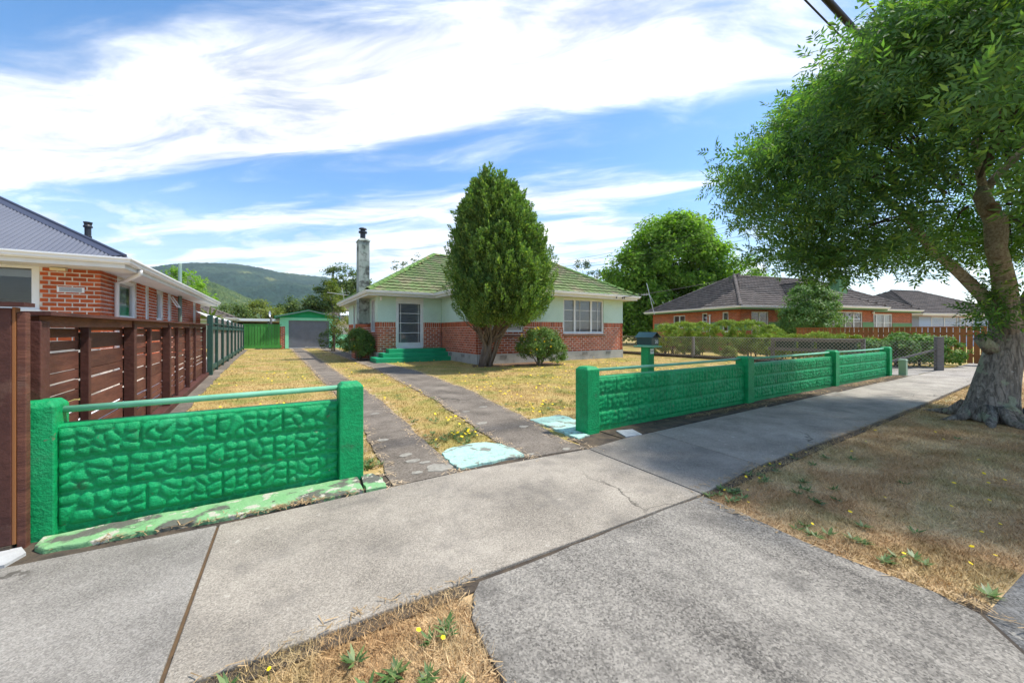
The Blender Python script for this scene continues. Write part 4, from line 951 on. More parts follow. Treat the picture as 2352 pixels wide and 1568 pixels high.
# ================================================================== OTHER HOUSES BEHIND
def simple_house(name, loc, rotz, W, D, wall_h, label, wall_m, roof_m, pitch=26, gable=False, tiles=False, windows=(), over=.5):
    """hip roofed house: front along local x at y=0"""
    o = thing(name, loc, label, 'house', rotz)
    B().box(0, W, 0, D, -.1, wall_h).build('wall', wall_m, o, local=True)
    t = math.tan(R(pitch)); x0, x1, y0, y1 = -over, W+over, -over, D+over; z = wall_h+.05
    f_, g_2 = B(), B(); eave(f_, g_2, [(x0, y1), (x0, y0), (x1, y0), (x1, y1)], z+.02)
    f_.build('fascia', WHITE, o, local=True); g_2.build('gutter', PVC, o, local=True)
    h_ = min(x1-x0, y1-y0)/2; zr = z+h_*t
    if x1-x0 >= y1-y0: r0, r1 = (x0+(0 if gable else h_), (y0+y1)/2, zr), (x1-(0 if gable else h_), (y0+y1)/2, zr)
    else: r0, r1 = ((x0+x1)/2, y0+(0 if gable else h_), zr), ((x0+x1)/2, y1-(0 if gable else h_), zr)
    c = [(x0, y0, z), (x1, y0, z), (x1, y1, z), (x0, y1, z)]
    P_ = [[c[0], c[1], r1, r0], [c[2], c[3], r0, r1], [c[3], c[0], r0], [c[1], c[2], r1]] if x1-x0 >= y1-y0 else [[c[0], c[1], r0], [c[1], c[2], r1, r0], [c[2], c[3], r1], [c[3], c[0], r0, r1]]
    b = B()
    for q in P_: b.face(*q)
    b.prism([(x0+.02, y0+.02), (x1-.02, y0+.02), (x1-.02, y1-.02), (x0+.02, y1-.02)], wall_h+.001, wall_h+.02)
    rf = b.build('roof', roof_m, o, local=True)
    tms = [M for q in P_ for M in tile_plane(q)]
    pieces(rf, 'roof_tile', tile_mesh('roof_tile', roof_m, n=4), tms, roof_m, 'roof_tiles', limit=tiles or 0)
    cp = [M for a, e in ((c[0], r0), (c[1], r1 if x1-x0 >= y1-y0 else r0), (r0, r1)) for M in cap_line(a, e, lift=.05)]
    pieces(rf, 'hip_tile', cap_mesh('hip_tile', roof_m), cp, roof_m, 'hip_tiles', limit=60 if tiles else 0)
    for (u0, u1, z0, z1) in windows: 
        window(o, Matrix.Translation((0, -.06, 0)), u0, u1, z0, z1, sashes=((u0+u1)/2,), setback=0, blind='curtain')
    return o, rf
simple_house('house', (-9.5, 36, 0), 0, 6.2, 12, 2.2, 'brown roofed house seen low over the far end of the paling fence', MINT, TILE_O, 24)
o_, r_ = simple_house('house', (3.6, 46, 0), R(-8), 7, 8, 2.3, 'grey tiled house with a skylight beyond the garage', CREAM, TILE_O, 27)
b = B(); b.box(1.7, 2.6, -.2, -.1, 0, .06); b = B(); b.add([(2.2, .55, 3.0), (3.2, .55, 3.0), (3.2, 1.35, 3.42), (2.2, 1.35, 3.42), (2.2, .5, 3.1), (3.2, .5, 3.1), (3.2, 1.30, 3.52), (2.2, 1.30, 3.52)], [(4, 5, 6, 7), (0, 1, 5, 4), (1, 2, 6, 5), (2, 3, 7, 6), (3, 0, 4, 7)]); b.build('skylight', PVC, r_, local=True)
cp = thing('carport', (0, 40, 0), 'low carport with white edged flat roof beyond the green gate', 'carport')
B().box(-3.4, 1.6, 38, 44, 2.12, 2.32).build('roof', WHITE, cp)
for x in (-3.2, -.8, 1.4): B().box(x, x+.12, 38.1, 38.22, 0, 2.12).build('post', GREYWOOD, cp)
B().box(-3.3, 1.5, 43.8, 43.9, 0, 2.12).build('back_wall', BARK_D, cp)
ds = thing('satellite_dish', (-.55, 35, 0), 'small satellite dish on a post above the green gate', 'dish')
B().tube([(-.5, 35, 0), (-.5, 35, 2.35)], .08, 8).build('post', GREYWOOD, ds)
d_ = B(); n = 16
vs = [(0, 0, 0)]+[(r*.09*math.cos(k*2*math.pi/n), r*.24*math.sin(k*2*math.pi/n), .07*r*r) for r in (.5, 1.) for k in range(n)]
d_.M = Matrix.Translation((-.62-ds.location.x, 34.9-ds.location.y, 2.62)) @ Matrix.Rotation(R(80), 4, 'X') @ Matrix.Rotation(R(35), 4, 'Y')
d_.add(vs, [(0, 1+k, 1+(k+1) % n) for k in range(n)]+[(1+k, 1+n+k, 1+n+(k+1) % n, 1+(k+1) % n) for k in range(n)]); d_.build('dish', STEELW, ds, local=True, smooth=True)

# ---- right neighbour -----------------------------------------------------------
AR = R(-14.5)
rh = thing('house', (23.6, 12.0, 0), 'orange brick house with grey brown tiled roof and green band beyond the hedge', 'house', AR)
RG = 2.78; rs = 2.60; BAND0, BAND1 = 1.32, 1.84
def rwall(origin, ud, L, ops, band=True):
    fr = frame(origin, ud); b = B(fr); wall_boxes(b, L, 0, rs, 0, .2, ops); w = b.build('brick_wall', mat('brown_mortar', (.36, .22, .15), .95), rh, local=True)
    ed = [0.]+[v for q in sorted(q for q in ops if q[2] < BAND1) for v in q[:2]]+[L]
    for a_, c_ in zip(ed[::2], ed[1::2]):
        if c_-a_ > .02: b = B(fr); wall_boxes(b, L, BAND0, BAND1, -.016, -.001, [(-1, a_, 0, 9), (c_, L+1, 0, 9)]); b.build('painted_band', GREEN_H, rh, local=True)
    return w, [M for M in bricks(fr, L, 0, rs, ops, course=.086, blen=.24, proud=.005) if not (BAND0-.04 < M.translation.z < BAND1+.04)], fr
RW = []; RB = []
oplist = [((.5, 8.5), (0, -1), 8.0, [(2.2, 3.4, 1.5, 2.45), (5.0, 5.45, 1.2, 2.5), (6.7, 7.15, 1.2, 2.5)]),
          ((.5, .5), (1, 0), 4.2, [(.95, 2.35, .95, 2.5)]),
          ((4.7, .5), (0, -1), 1.5, []),
          ((4.7, -1.0), (1, 0), 5.4, [(1.3, 4.35, .9, 2.5)]),
          ((10.1, -1.), (0, 1), 1.3, []), ((10.1, .3), (1, 0), 6.6, [(1.1, 4.4, .9, 2.5)]), ((16.7, .3), (0, 1), 8.2, [])]
frs = []
for o3, ud, L, op in oplist:
    w, bb, fr = rwall(o3, ud, L, op); RW.append(w); RB += bb; frs.append((fr, op))
bpy.context.view_layer.update()
pieces(RW[0], 'brick', brick_mesh(BRICK_R), RB, BRICK_R, 'bricks')
B().box(.5, 16.7, 8.5, 8.7, 0, rs).build('back_wall', BRICK_R, rh, local=True)
for fr, op in frs:
    for (a, c, z0, z1) in op:
        wd = c-a; sh = [a+wd*k/round(wd/.75) for k in range(1, round(wd/.75))]
        window(rh, fr, a, c, z0, z1, sashes=sh, rows=(z1-.62, z0+.38) if wd > 1.3 else (z1-.55,), setback=.03, fr=.065, blind='curtain' if wd > 3.2 else None, bars=.035)
# two awning sashes propped open on the wing
fr = frs[3][0]
for u in (1.9, 2.75):
    b = B(fr); b.beam((u, -.0, 2.44), (u+.02, -.34, 2.02), .05, .04); b.beam((u+.75, 0, 2.44), (u+.73, -.34, 2.02), .05, .04); b.beam((u, -.34, 2.02), (u+.75, -.34, 2.02), .04, .05); b.build('open_sash', WHITE, rh, local=True)
st = math.tan(R(30))
def rroof(x0, x1, y0, y1, z, extra=(), hip_front_only=False):
    pass
m0, m1, n0, n1 = 0, 17.2, 0, 9.0; hh = 4.5; rz = RG+hh*st
c = [(m0, n0, RG), (m1, n0, RG), (m1, n1, RG), (m0, n1, RG)]; r0, r1 = (hh, hh, rz), (m1-hh, hh, rz)
wx0, wx1, wy = 4.2, 10.6, -1.5; wh = (wx1-wx0)/2; wz = RG+wh*st; wa, wb = ((wx0+wx1)/2, wy+wh, wz), ((wx0+wx1)/2, wh, wz)
P_ = [[c[0], c[1], r1, r0], [c[3], c[0], r0], [c[1], c[2], r1], [(wx0, wy, RG), (wx1, wy, RG), wa], [(wx1, wy, RG), (wx1, 0, RG), wb, wa], [(wx0, 0, RG), (wx0, wy, RG), wa, wb]]
b = B()
for q in P_: b.face(*[(p[0], p[1], p[2]-.02) for p in q])
b.face(c[2], c[3], r0, r1)
b.prism([(.02, .02), (17.18, .02), (17.18, 8.98), (.02, 8.98)], rs+.002, rs+.02); b.prism([(wx0+.02, wy+.02), (wx1-.02, wy+.02), (wx1-.02, .01), (wx0+.02, .01)], rs+.003, rs+.022)
rro = b.build('roof', TILE_B, rh, local=True)
tms = [M for M in tile_plane(P_[0]) if not (wx0+.1 < M.translation.x < wx1-.1 and M.translation.y < min(M.translation.x-wx0, wx1-M.translation.x)-.15)]
for q in P_[1:]: tms += tile_plane(q)
pieces(rro, 'roof_tile', tile_mesh('roof_tile', TILE_B, lift=.065), tms, TILE_B, 'roof_tiles')
pieces(rro, 'hip_tile', cap_mesh('hip_tile', TILE_B), [M for a, e in ((c[0], r0), (r0, r1), (c[1], r1), (c[3], r0), ((wx0, wy, RG), wa), ((wx1, wy, RG), wa), (wa, wb)) for M in cap_line(a, e, lift=.05)], TILE_B, 'hip_tiles')
f1, g1 = B(), B(); eave(f1, g1, [(0, 9), (0, 0), (wx0, 0), (wx0, wy), (wx1, wy), (wx1, 0), (17.2, 0), (17.2, 9)], RG+.02)
f1.build('fascia', GREEN_H, rh, local=True); g1.build('gutter', PVC, rh, local=True)
chn = B().box(11.6, 12.4, 1.9, 2.6, 3.2, 5.3).build('chimney', GREEN_H, rh, local=True); B().box(11.54, 12.46, 1.84, 2.66, 5.301, 5.42).build('chimney_cap', GREEN_H, chn, local=True)
b = B(frs[0][0]); b.tube([(5.75, -.07, .5), (5.75, -.07, 2.25)], .05, 8); b.lathe([(.05, 0), (.08, .03), (.08, .12), (.0, .14)], 8, (5.75, -.07, 2.25)); b.build('vent_pipe', WHITE, rh, local=True)
B(frs[0][0]).box(1.1, 1.5, -.15, -.02, 1.62, 1.85).build('meter_box', PVC, rh, local=True)
B(frs[3][0]).lathe([(.0, 0), (.07, .02), (.09, .08), (.05, .14), (.0, .15)], 10, (5.2, -.1, 2.4)).build('floodlight', PVC, rh, local=True)
ra = thing('tv_aerial', (24.5, 19.6, 2.9), 'tall toothed aerial on the left end of the grey brown roof', 'aerial')
B().tube([(24.75, 19.0, 2.55), (24.35, 19.4, 5.0)], .028, 6).build('mast', STEELW, ra)
a_ = B(); a_.tube([(22.9, 20.6, 4.05), (24.5, 19.3, 4.12)], .02, 5)
for i in range(11):
    t_ = i/11; p = Vector((22.9, 20.6, 4.05)).lerp(Vector((24.5, 19.3, 4.12)), t_); a_.tube([p+Vector((0, 0, -.14)), p+Vector((0, 0, .14))], .009, 4)
a_.tube([(24.5, 19.25, 4.12), (24.75, 19.0, 3.4)], .015, 5); a_.build('boom', STEELW, ra)
# ---- pale blue house -----------------------------------------------------------
bh, br = simple_house('house', (44.2, 8.6, 0), R(-17), 12, 8.5, 2.62, 'pale blue weatherboard house with grey brown roof behind the picket fence', BLUEBOARD, TILE_B, 27, windows=[(1.4, 4.6, .9, 2.45), (4.95, 6.6, .9, 2.45), (9.6, 10.8, .9, 2.45)])
mb = B().add([(0, -.012, 0), (12, -.012, 0), (12, -.0, .15), (0, 0, .15), (0, -.03, 0), (12, -.03, 0)], [(4, 5, 2, 3), (0, 1, 5, 4)]).mesh('weatherboard', BLUEBOARD)
pieces(bh, 'weatherboard', mb, [Matrix.Translation((0, -.002, .15*i)) for i in range(17)], BLUEBOARD, 'weatherboards')
B().box(-.1, 12.1, -.06, -.03, 2.46, 2.60).build('trim_board', PINKTRIM, bh, local=True)

# ================================================================== ORANGE-BROWN PICKET FENCE
pk = thing('picket_fence', (22., 5.4, 0), 'orange brown picket fence with flat capping in front of the right houses', 'fence')
pA, pB2 = Vector((22.5, 8.7, 0)), Vector((21.75, 1.3, 0)); pdir = (pB2-pA).normalized(); PL = (pB2-pA).length; KF = Matrix.Translation(-pk.location) @ frame(pA, (pdir.x, pdir.y))
me_k = B().box(0, .142, 0, .02, .06, 1.40).mesh('picket', PICKET); ks = []; u = 0
while u < PL: ks.append(KF @ Matrix.Translation((u, random.uniform(0, .004), 0))); u += .168
pieces(pk, 'picket', me_k, ks, PICKET, 'pickets')
b = B(KF); b.box(-.02, PL+.05, -.05, .08, 1.401, 1.44); b.build('capping', PICKET, pk, local=True)
for z in (.3, 1.12): B(KF).box(0, PL, .021, .07, z, z+.09).build('rail', PICKET, pk, local=True)
# return running back from its left end
ks2 = []; u = 0
K2 = Matrix.Translation(-pk.location) @ frame((21.35, 9.9, 0), (1.1, -1.2)); 
while u < 1.6: ks2.append(K2 @ Matrix.Translation((u, 0, -.25))); u += .168
# ================================================================== CHAIN LINK FENCE, timber rails and planter boxes
cf = thing('wire_fence', (17., 9, 0), 'low chain link fence on timber posts between lawn and hedge', 'fence')
cA, cB = Vector((16.75, 15.2, 0)), Vector((16.85, 4.55, 0)); cd = (cB-cA).normalized(); cL = (cB-cA).length; CFm = Matrix.Translation(-cf.location) @ frame(cA, (cd.x, cd.y))
def chain(b, L, z0, z1, pitch=.115, r=.0048, f=None):
    """diamond mesh of wires: two families of slanted zigzags"""
    n = int(L/pitch); hgt = z1-z0; k = max(2, int(hgt/(pitch)))
    for i in range(-k, n+1):
        for s_ in (1, -1):
            u0, u1 = i*pitch, (i+k)*pitch; a, c_ = (z0, z1) if s_ > 0 else (z1, z0)
            t0, t1 = max(0, -u0/(u1-u0)), min(1, (L-u0)/(u1-u0))
            if t1 <= t0: continue
            P0 = Vector((u0+(u1-u0)*t0, s_*.004, a+(c_-a)*t0)); P1 = Vector((u0+(u1-u0)*t1, s_*.004, a+(c_-a)*t1))
            d = (P1-P0).normalized(); q = Vector((-d.z, 0, d.x))*r; w = Vector((0, r, 0))
            b.add([P0-q, P0+w, P0+q, P1-q, P1+w, P1+q], [(0, 3, 4, 1), (1, 4, 5, 2), (2, 5, 3, 0)])
b = B(CFm); chain(b, cL, .08, .98); b.build('wire_mesh', WIRE, cf, local=True, kind='stuff')
for u in (0, 4.4, 7.8, cL-.1): B(CFm).box(u, u+.1, .02, .12, 0, 1.0).build('post', GREYWOOD, cf, local=True)
for z in (.98, .09): b = B(CFm); b.tube([(0, 0, z), (cL, 0, z)], .006, 5); b.build('tension_wire', WIRE, cf, local=True)
B(CFm).box(0, cL, .03, .07, -.03, .14).build('base_board', BARK_D, cf, local=True)
B(CFm).box(7.85, cL, .02, .06, .86, 1.0).build('timber_rail', GREYWOOD, cf, local=True); B(CFm).box(7.7, cL, .02, .06, .50, .62).build('timber_rail', GREYWOOD, cf, local=True)
for i, (u, wd) in enumerate(((7.95, .62), (8.72, .42), (9.3, .55), (9.88, .5))):
    p = cA+cd*u; pl_ = thing('planter_box', (p.x+.2, p.y, .4), ['longest dark green planter trough between the grey rails, nearest the letterbox', 'small square dark green planter between the grey rails', 'dark green planter left of the last one on the grey rails', 'dark green planter at the street end of the grey rails'][i], 'planter', group='planters on the wire fence')
    q = Matrix.Translation(-pl_.location) @ frame(cA, (cd.x, cd.y)); b = B(q); b.box(u, u+wd, .075, .30, .62, .86); b.box(u-.012, u+wd+.012, .065, .31, .861, .885); b.build('trough', DKGREEN, pl_, local=True); B(q).box(u+.02, u+wd-.02, .09, .28, .886, .892).build('soil', SOIL, pl_, local=True)
wg = thing('wire_gate', (17.6, 4., 0), 'chain link gate panel with timber brace beside a grey post', 'gate')
gA, gB = Vector((16.9, 4.5, 0)), Vector((18.0, 3.12, 0)); gd = (gB-gA).normalized(); gL = (gB-gA).length; WG = Matrix.Translation(-wg.location) @ frame(gA, (gd.x, gd.y))
b = B(WG); chain(b, gL, .06, .95, .10, .0024); b.build('wire_mesh', WIRE, wg, local=True, kind='stuff')
B(WG).box(gL-.0, gL+.17, -.06, .11, -.02, 1.08).build('post', GREYWOOD, wg, local=True, bevel=.01); b = B(WG); b.beam((.25, .03, .12), (gL, .03, .66), .04, .06); b.build('brace', GREYWOOD, wg, local=True)
# ================================================================== LETTERBOX
lb = thing('letterbox', (5.95, 4.72, 0), 'dark teal gabled letterbox numbered 20 on a green post behind the right wall', 'letterbox')
lx, ly = 5.95, 4.72
B().box(lx-.085, lx+.085, ly-.085, ly+.085, -.05, .955).build('post', GREEN, lb, bevel=.006)
B().box(lx-.14, lx+.14, ly-.22, ly+.22, .956, .978).build('shelf', GREEN_L, lb, bevel=.004); B().box(lx-.10, lx+.10, ly-.15, ly+.15, .979, .995).build('shelf', GREEN_L, lb)
bx = B().box(lx-.10, lx+.10, ly-.17, ly+.17, .996, 1.13); bx.add([(lx-.10, ly-.15, 1.131), (lx+.10, ly-.15, 1.131), (lx, ly-.15, 1.215), (lx-.10, ly+.17, 1.131), (lx+.10, ly+.17, 1.131), (lx, ly+.17, 1.215)], [(0, 1, 2), (5, 4, 3), (0, 3, 4, 1)])
lbox = bx.build('box', TEAL, lb)
r_ = B()
for s_ in (-1, 1): r_.beam((lx+s_*.062, ly-.21, 1.184), (lx+s_*.062, ly+.20, 1.184), .158, .008, (s_*.64, 0, .768))
r_.build('lid', TEAL, lb)
B().box(lx-.075, lx+.075, ly-.172, ly-.1705, 1.132, 1.17).build('slot', DARKROOM, lb)
def text(s, size, M_, m, parent, name, ext=.001, align='CENTER'):
    c_ = bpy.data.curves.new(name, 'FONT'); c_.body = s; c_.size = size; c_.extrude = ext; c_.align_x = align; c_.align_y = 'CENTER'; c_.space_line = .8
    c_.materials.append(m); o = bpy.data.objects.new(name, c_); COL.objects.link(o); o.parent = parent
    dg = bpy.context.evaluated_depsgraph_get(); me = bpy.data.meshes.new_from_object(o.evaluated_get(dg)); bpy.data.objects.remove(o)
    o = bpy.data.objects.new(name, me); COL.objects.link(o); o.parent = parent; o.matrix_basis = M_; o['kind'] = 'stuff'; return o
up_ = Matrix.Rotation(R(90), 4, 'X')
text('20', .085, Matrix.Translation((.035, -.1715, 1.055)) @ up_, PVC, lb, 'house_number', .0015)
B().box(lx-.03, lx+.07, ly-.0875, ly-.0862, .83, .925).build('sticker', PVC, lb)
text('NO JUNK\nMAIL', .026, Matrix.Translation((.02, -.0885, .878)) @ up_, BLACK, lb, 'sticker_text', .0003)
# ================================================================== SMALL STREET THINGS
sp = thing('service_pillar', (15.25, 3.28, 0), 'short sage green service pillar at the end of the right wall', 'pillar')
B().box(15.17, 15.33, 3.20, 3.36, -.02, .42).build('body', SAGE, sp, bevel=.012); B().add([(15.16, 3.19, .421), (15.34, 3.19, .421), (15.34, 3.37, .421), (15.16, 3.37, .421), (15.19, 3.22, .46), (15.31, 3.22, .46), (15.31, 3.34, .46), (15.19, 3.34, .46)], [(3, 2, 1, 0), (4, 5, 6, 7), (0, 1, 5, 4), (1, 2, 6, 5), (2, 3, 7, 6), (3, 0, 4, 7)]).build('lid', SAGE, sp)
wc = thing('meter_cover', (3.66, 3.2, 0), 'pale rectangular water meter cover in the footpath by the gate post', 'cover')
b = B().prism([(3.50, 3.085), (3.74, 3.05), (3.83, 3.27), (3.60, 3.33)], -.02, .008).build('frame', WHITECOVER, wc)
lid = B()
for i in range(1, 12):
    for j in range(1, 9):
        p = Vector((3.50, 3.085)).lerp(Vector((3.74, 3.05)), i/12); q = Vector((3.60, 3.33)).lerp(Vector((3.83, 3.27)), i/12); c_ = p.lerp(q, j/9); lid.box(c_.x-.007, c_.x+.007, c_.y-.009, c_.y+.009, .008, .011)
lid.build('tread_pattern', WHITECOVER, wc, kind='stuff')
# ================================================================== OVERHEAD CABLES
def cable(name, pts, r, label, group, m=CABLE, sag=.0):
    P0, P1 = Vector(pts[0]), Vector(pts[-1]); q = [P0.lerp(P1, t)-Vector((0, 0, sag*4*t*(1-t))) for t in [i/16 for i in range(17)]]
    o = B().tube(q, r, 6).build(name, m, smooth=True); tag(o, label, 'cable', group); return o
cable('aerial_cable', [(-12, 2.76, 6.9), (40, 2.76, 7.9)], .055, 'thick bundled black aerial cable running into the street tree', 'overhead street cables', sag=.12)
for (y, z, lab) in ((2.75, 6.5, 'thin aerial cable left of the thick bundled one'), (2.62, 7.45, 'first thin cable right of the thick bundled one'), (2.5, 7.9, 'second thin cable right of the thick bundled one'), (2.42, 8.3, 'rightmost thin cable above the street tree')):
    cable('aerial_cable', [(-12, y, z), (40, y, z+.9)], .014, lab, 'overhead street cables', sag=.1)
for i, (z0, z1, lab) in enumerate(((8.5, 8.95, 'topmost of the four thin wires right of the cypress'), (8.25, 8.55, 'second highest of the four thin wires right of the cypress'), (7.95, 8.05, 'third of the four thin wires right of the cypress'), (7.72, 7.72, 'lowest of the four thin wires right of the cypress'))):
    cable('distant_wire', [(24.3, 32.2, z0), (28., 14.0, z1)], .011, lab, 'distant wires', sag=.25)
cable('service_wire', [(13.75, 12.33, 2.86), (31, 6.5, 7.4)], .012, 'service wire from the mint house eave rising to the right', None, sag=.5)
# ================================================================== HILLS
def px_az(x): return TH+math.degrees(math.atan((x-1176)/865))
def hill(name, prof, r0, r1, r2, m, n_az, n_r, seed, spur, canopy, label):
    """a range of hills as a height field; the ridge stands r1 metres away"""
    az0, az1 = px_az(prof[0][0]), px_az(prof[-1][0]); az = np.linspace(az0, az1, n_az)
    pa_ = [px_az(p[0]) for p in prof]
    ph = [math.cos(math.radians(px_az(p[0])-TH)) for p in prof]
    hz = np.interp(az, pa_, [(761-p[1])/865*c*r1 for p, c in zip(prof, ph)])
    t = np.concatenate([np.linspace(0, 1, n_r), np.linspace(1.03, 1.5, max(6, n_r//5))]); r = np.where(t <= 1, r0+(r1-r0)*t, r1+(r2-r1)*(t-1)*2)
    A, T = np.meshgrid(az, t, indexing='ij'); Rr = np.meshgrid(az, r, indexing='ij')[1]; Hh = np.meshgrid(hz, t, indexing='ij')[0]
    s = np.where(T <= 1, T**.85*(1.0-.0*T), 1-(T-1)*.9)
    X = Rr*np.sin(np.radians(A)); Y = Rr*np.cos(np.radians(A)); P = np.stack([X, Y], -1)
    sp_ = vnoise(P.reshape(-1, 2), 7./(r1-r0), seed).reshape(X.shape)*.6+vnoise(P.reshape(-1, 2), 17./(r1-r0), seed+1).reshape(X.shape)*.4
    w = np.clip(T*(1-T)*4, 0, 1)
    Z = Hh*s+sp_*spur*w*np.clip(Hh/Hh.max(), .2, 1)
    Z = Z+np.random.default_rng(seed).uniform(0, canopy, Z.shape)*np.clip(T*6, 0, 1)
    V = np.stack([X, Y, Z-1], -1).reshape(-1, 3); na, nt = A.shape; i, j = np.meshgrid(np.arange(na-1), np.arange(nt-1), indexing='ij'); q = (i*nt+j).ravel()
    np_obj(name, V, np.stack([q, q+1, q+nt+1, q+nt], 1)[:, ::-1], m, kind='structure', label=label)
def forest_mat(name, dark, mid, clear, csc, sc):
    m = bpy.data.materials.new(name); m.use_nodes = True; t = NT(m.node_tree)
    pos = t.n('ShaderNodeNewGeometry', out=0)
    c = t.mix(t.step(t.noise(pos, sc, 6., .6), .38, .66), (*dark, 1), (*mid, 1))
    c = t.mix(t.math('MULTIPLY', t.step(t.noise(pos, csc, 5., .6), .55, .62), .75), c, (*clear, 1))
    f = t.noise(pos, sc*14, 3., .7); r = t.n('ShaderNodeMapRange', {0: f, 1: .25, 2: .75, 3: .6, 4: 1.45})
    c = t.mix(1., c, t.n('ShaderNodeCombineColor', {0: r, 1: r, 2: r}), 'MULTIPLY')
    bs = t.n('ShaderNodeBsdfPrincipled', {'Base Color': c, 'Roughness': .95, 'Specular IOR Level': .05})
    t.n('ShaderNodeOutputMaterial', {0: bs}); return m
HILL_F = forest_mat('pine_forest_hill', (.022, .050, .040), (.045, .080, .052), (.17, .19, .085), .0028, .006)
HILL_N = forest_mat('bush_hill', (.045, .080, .036), (.085, .12, .045), (.12, .15, .06), .02, .03)
hill('hills', [(-300, 640), (0, 610), (200, 612), (345, 618), (370, 613), (400, 609), (440, 606), (500, 607), (545, 609), (600, 617), (640, 627), (700, 634), (745, 638), (800, 652), (900, 672), (1000, 690), (1200, 715), (1600, 735), (2300, 745), (2900, 755)], 900, 2300, 3000, HILL_F, 620, 230, 3, 60, 10, 'dark forested hill range on the skyline at the left')
hill('near_hill', [(100, 660), (250, 642), (400, 636), (450, 640), (500, 655), (560, 683), (600, 700), (640, 722), (680, 742), (720, 758)], 330, 760, 900, HILL_N, 200, 130, 9, 14, 6., 'nearer bush covered green spur below the hills')
def haze():
    m = bpy.data.materials.new('air_haze'); m.use_nodes = True; t = NT(m.node_tree)
    v = t.n('ShaderNodeVolumePrincipled', {'Color': (.80, .88, 1., 1), 'Density': .0001, 'Anisotropy': .2})
    o = t.t.nodes.new('ShaderNodeOutputMaterial'); t.t.links.new(v, o.inputs['Volume'])
    B().box(-3300, 3300, -3300, 3300, -2., 560.).build('haze', m, kind='stuff', label='thin summer haze in the air')
haze()
pyl = thing('pylon', (130, 2180, 0), 'tiny white lattice pylon on the hillside', 'pylon')
d_ = 2130; l_ = (542-1176)/865*d_; px_, py_ = d_*math.sin(R(TH))+l_*math.cos(R(TH)), d_*math.cos(R(TH))-l_*math.sin(R(TH)); pz_ = 1.25+121/865*d_-5
b = B()
for sx in (-1, 1):
    for sy in (-1, 1): b.tube([(px_+sx*4, py_+sy*4, pz_-6), (px_+sx*.8, py_+sy*.8, pz_+34)], .6, 4)
for z, w in ((22, 7), (28, 6), (33, 4)): b.tube([(px_-w, py_, pz_+z), (px_+w, py_, pz_+z)], .5, 4)
pyl.location = (px_, py_, pz_-6); b.build('lattice', WHITE, pyl)

# ================================================================== TREES FAR AND NEAR
def tree(name, x, y, lumps, n, clumps, cs, leaf, m, label, r0=.2, cat='tree', group=None, seed=1, bark=None, trunk_h=None, **kw):
    """lumps are (dx, dy, z, rx, ry, rz) about the tree's foot"""
    o = thing(name, (x, y, 0), label, cat, group=group)
    L_ = [(x+l[0], y+l[1], *l[2:]) for l in lumps]
    limbs(o, (x, y, 0), [(l[0], l[1], l[2]+l[5]*.3) for l in L_], r0, bark or BARK_D, 'trunk', seed=seed)
    leafy(o, o.location, L_, n, clumps, cs, leaf, m, **kw); return o
tree('maple_tree', 33.5, 23.9, [(0, 0, 8.4, 4.4, 4.2, 4.4), (-2.7, 1.8, 6.2, 3.2, 3.1, 3.2), (2.6, -1.7, 7.0, 2.9, 2.9, 3.6), (-4.0, 2.7, 3.8, 2.5, 2.5, 2.5), (3.3, -2.4, 4.0, 2.4, 2.4, 2.5), (0, -.5, 4.0, 4.2, 3.8, 3.2), (1.0, -.6, 10.6, 2.6, 2.5, 2.2), (-5.0, 3.4, 2.0, 2.0, 2.0, 1.7), (-2, 1.5, 1.8, 3.2, 2.4, 1.8), (3.2, -2.2, 1.8, 3., 2.4, 1.8)],
     95000, 950, 1.0, .34, LMAP, 'large bright green round headed maple behind the two brick houses', .35)
tree('maple_tree', 35.4, 18.0, [(0, 0, 5.6, 1.9, 1.9, 2.4), (1.6, -1., 4.4, 1.6, 1.6, 2.)], 6000, 70, .6, .22, LMAP, 'small green treetop right of the large maple above the tiled ridge', .15, seed=4)
tree('totara_tree', 8.6, 63., [(0, 0, 8.0, 2.8, 2.8, 3.4), (-2.0, 1, 5.6, 2.7, 2.7, 2.6), (2.0, -1, 6.2, 2.7, 2.7, 3.2), (.4, 0, 4.0, 4.2, 3.5, 2.6)], 15000, 150, 1.0, .34, LDK, 'tall dark bushy tree left of the chimney', .3, seed=2, squash=.55)
tree('round_tree', 2.8, 66., [(0, 0, 4.3, 2.6, 2.5, 2.3), (-1.8, .5, 3.4, 2., 2., 1.8), (2.0, -.5, 3.6, 2.2, 2., 2.)], 7000, 80, .9, .34, LDK, 'low dark round tree above the garage roof', .25, seed=3)
tree('pale_tree', -2.2, 62., [(0, 0, 3.5, 1.9, 1.9, 2.0), (1.9, .5, 2.6, 1.6, 1.6, 1.5)], 5000, 50, .7, .28, LLT, 'yellowish green tree over the green side gate', .2, seed=5)
tree('pale_tree', -5.0, 60., [(0, 0, 3.0, 2., 1.9, 1.6), (-2, 0, 2.6, 1.6, 1.6, 1.6)], 4500, 50, .7, .28, LDK, 'dull green round tree behind the paling fence end', .2, seed=6)
tree('dark_tree', -9.6, 58., [(0, 0, 6., 2.0, 2.0, 2.6), (1.2, 0, 4.4, 1.8, 1.8, 2.)], 5000, 50, .8, .3, LMAP, 'green tree showing over the left neighbour roof end', .2, seed=7)
tree('shrubby_tree', 1.9, 80., [(0, 0, 3.4, 5., 2., 1.9), (5.5, 0, 2.6, 3.5, 2., 1.6)], 5000, 60, .9, .4, LLT, 'yellow green scrub beyond the garage', .2, seed=8)
tree('fruit_tree', 15.6, 49., [(-2.2, 0, 8.4, 1.3, 1.2, 2.2), (0, 0, 9.0, 1.2, 1.2, 2.4), (2., 0, 8.8, 1.2, 1.2, 2.2), (-3.4, 0, 6.6, 1., 1., 1.5)], 1500, 60, .35, .24, LDK, 'sparse leggy tree behind the mint house roof', .16, seed=9)
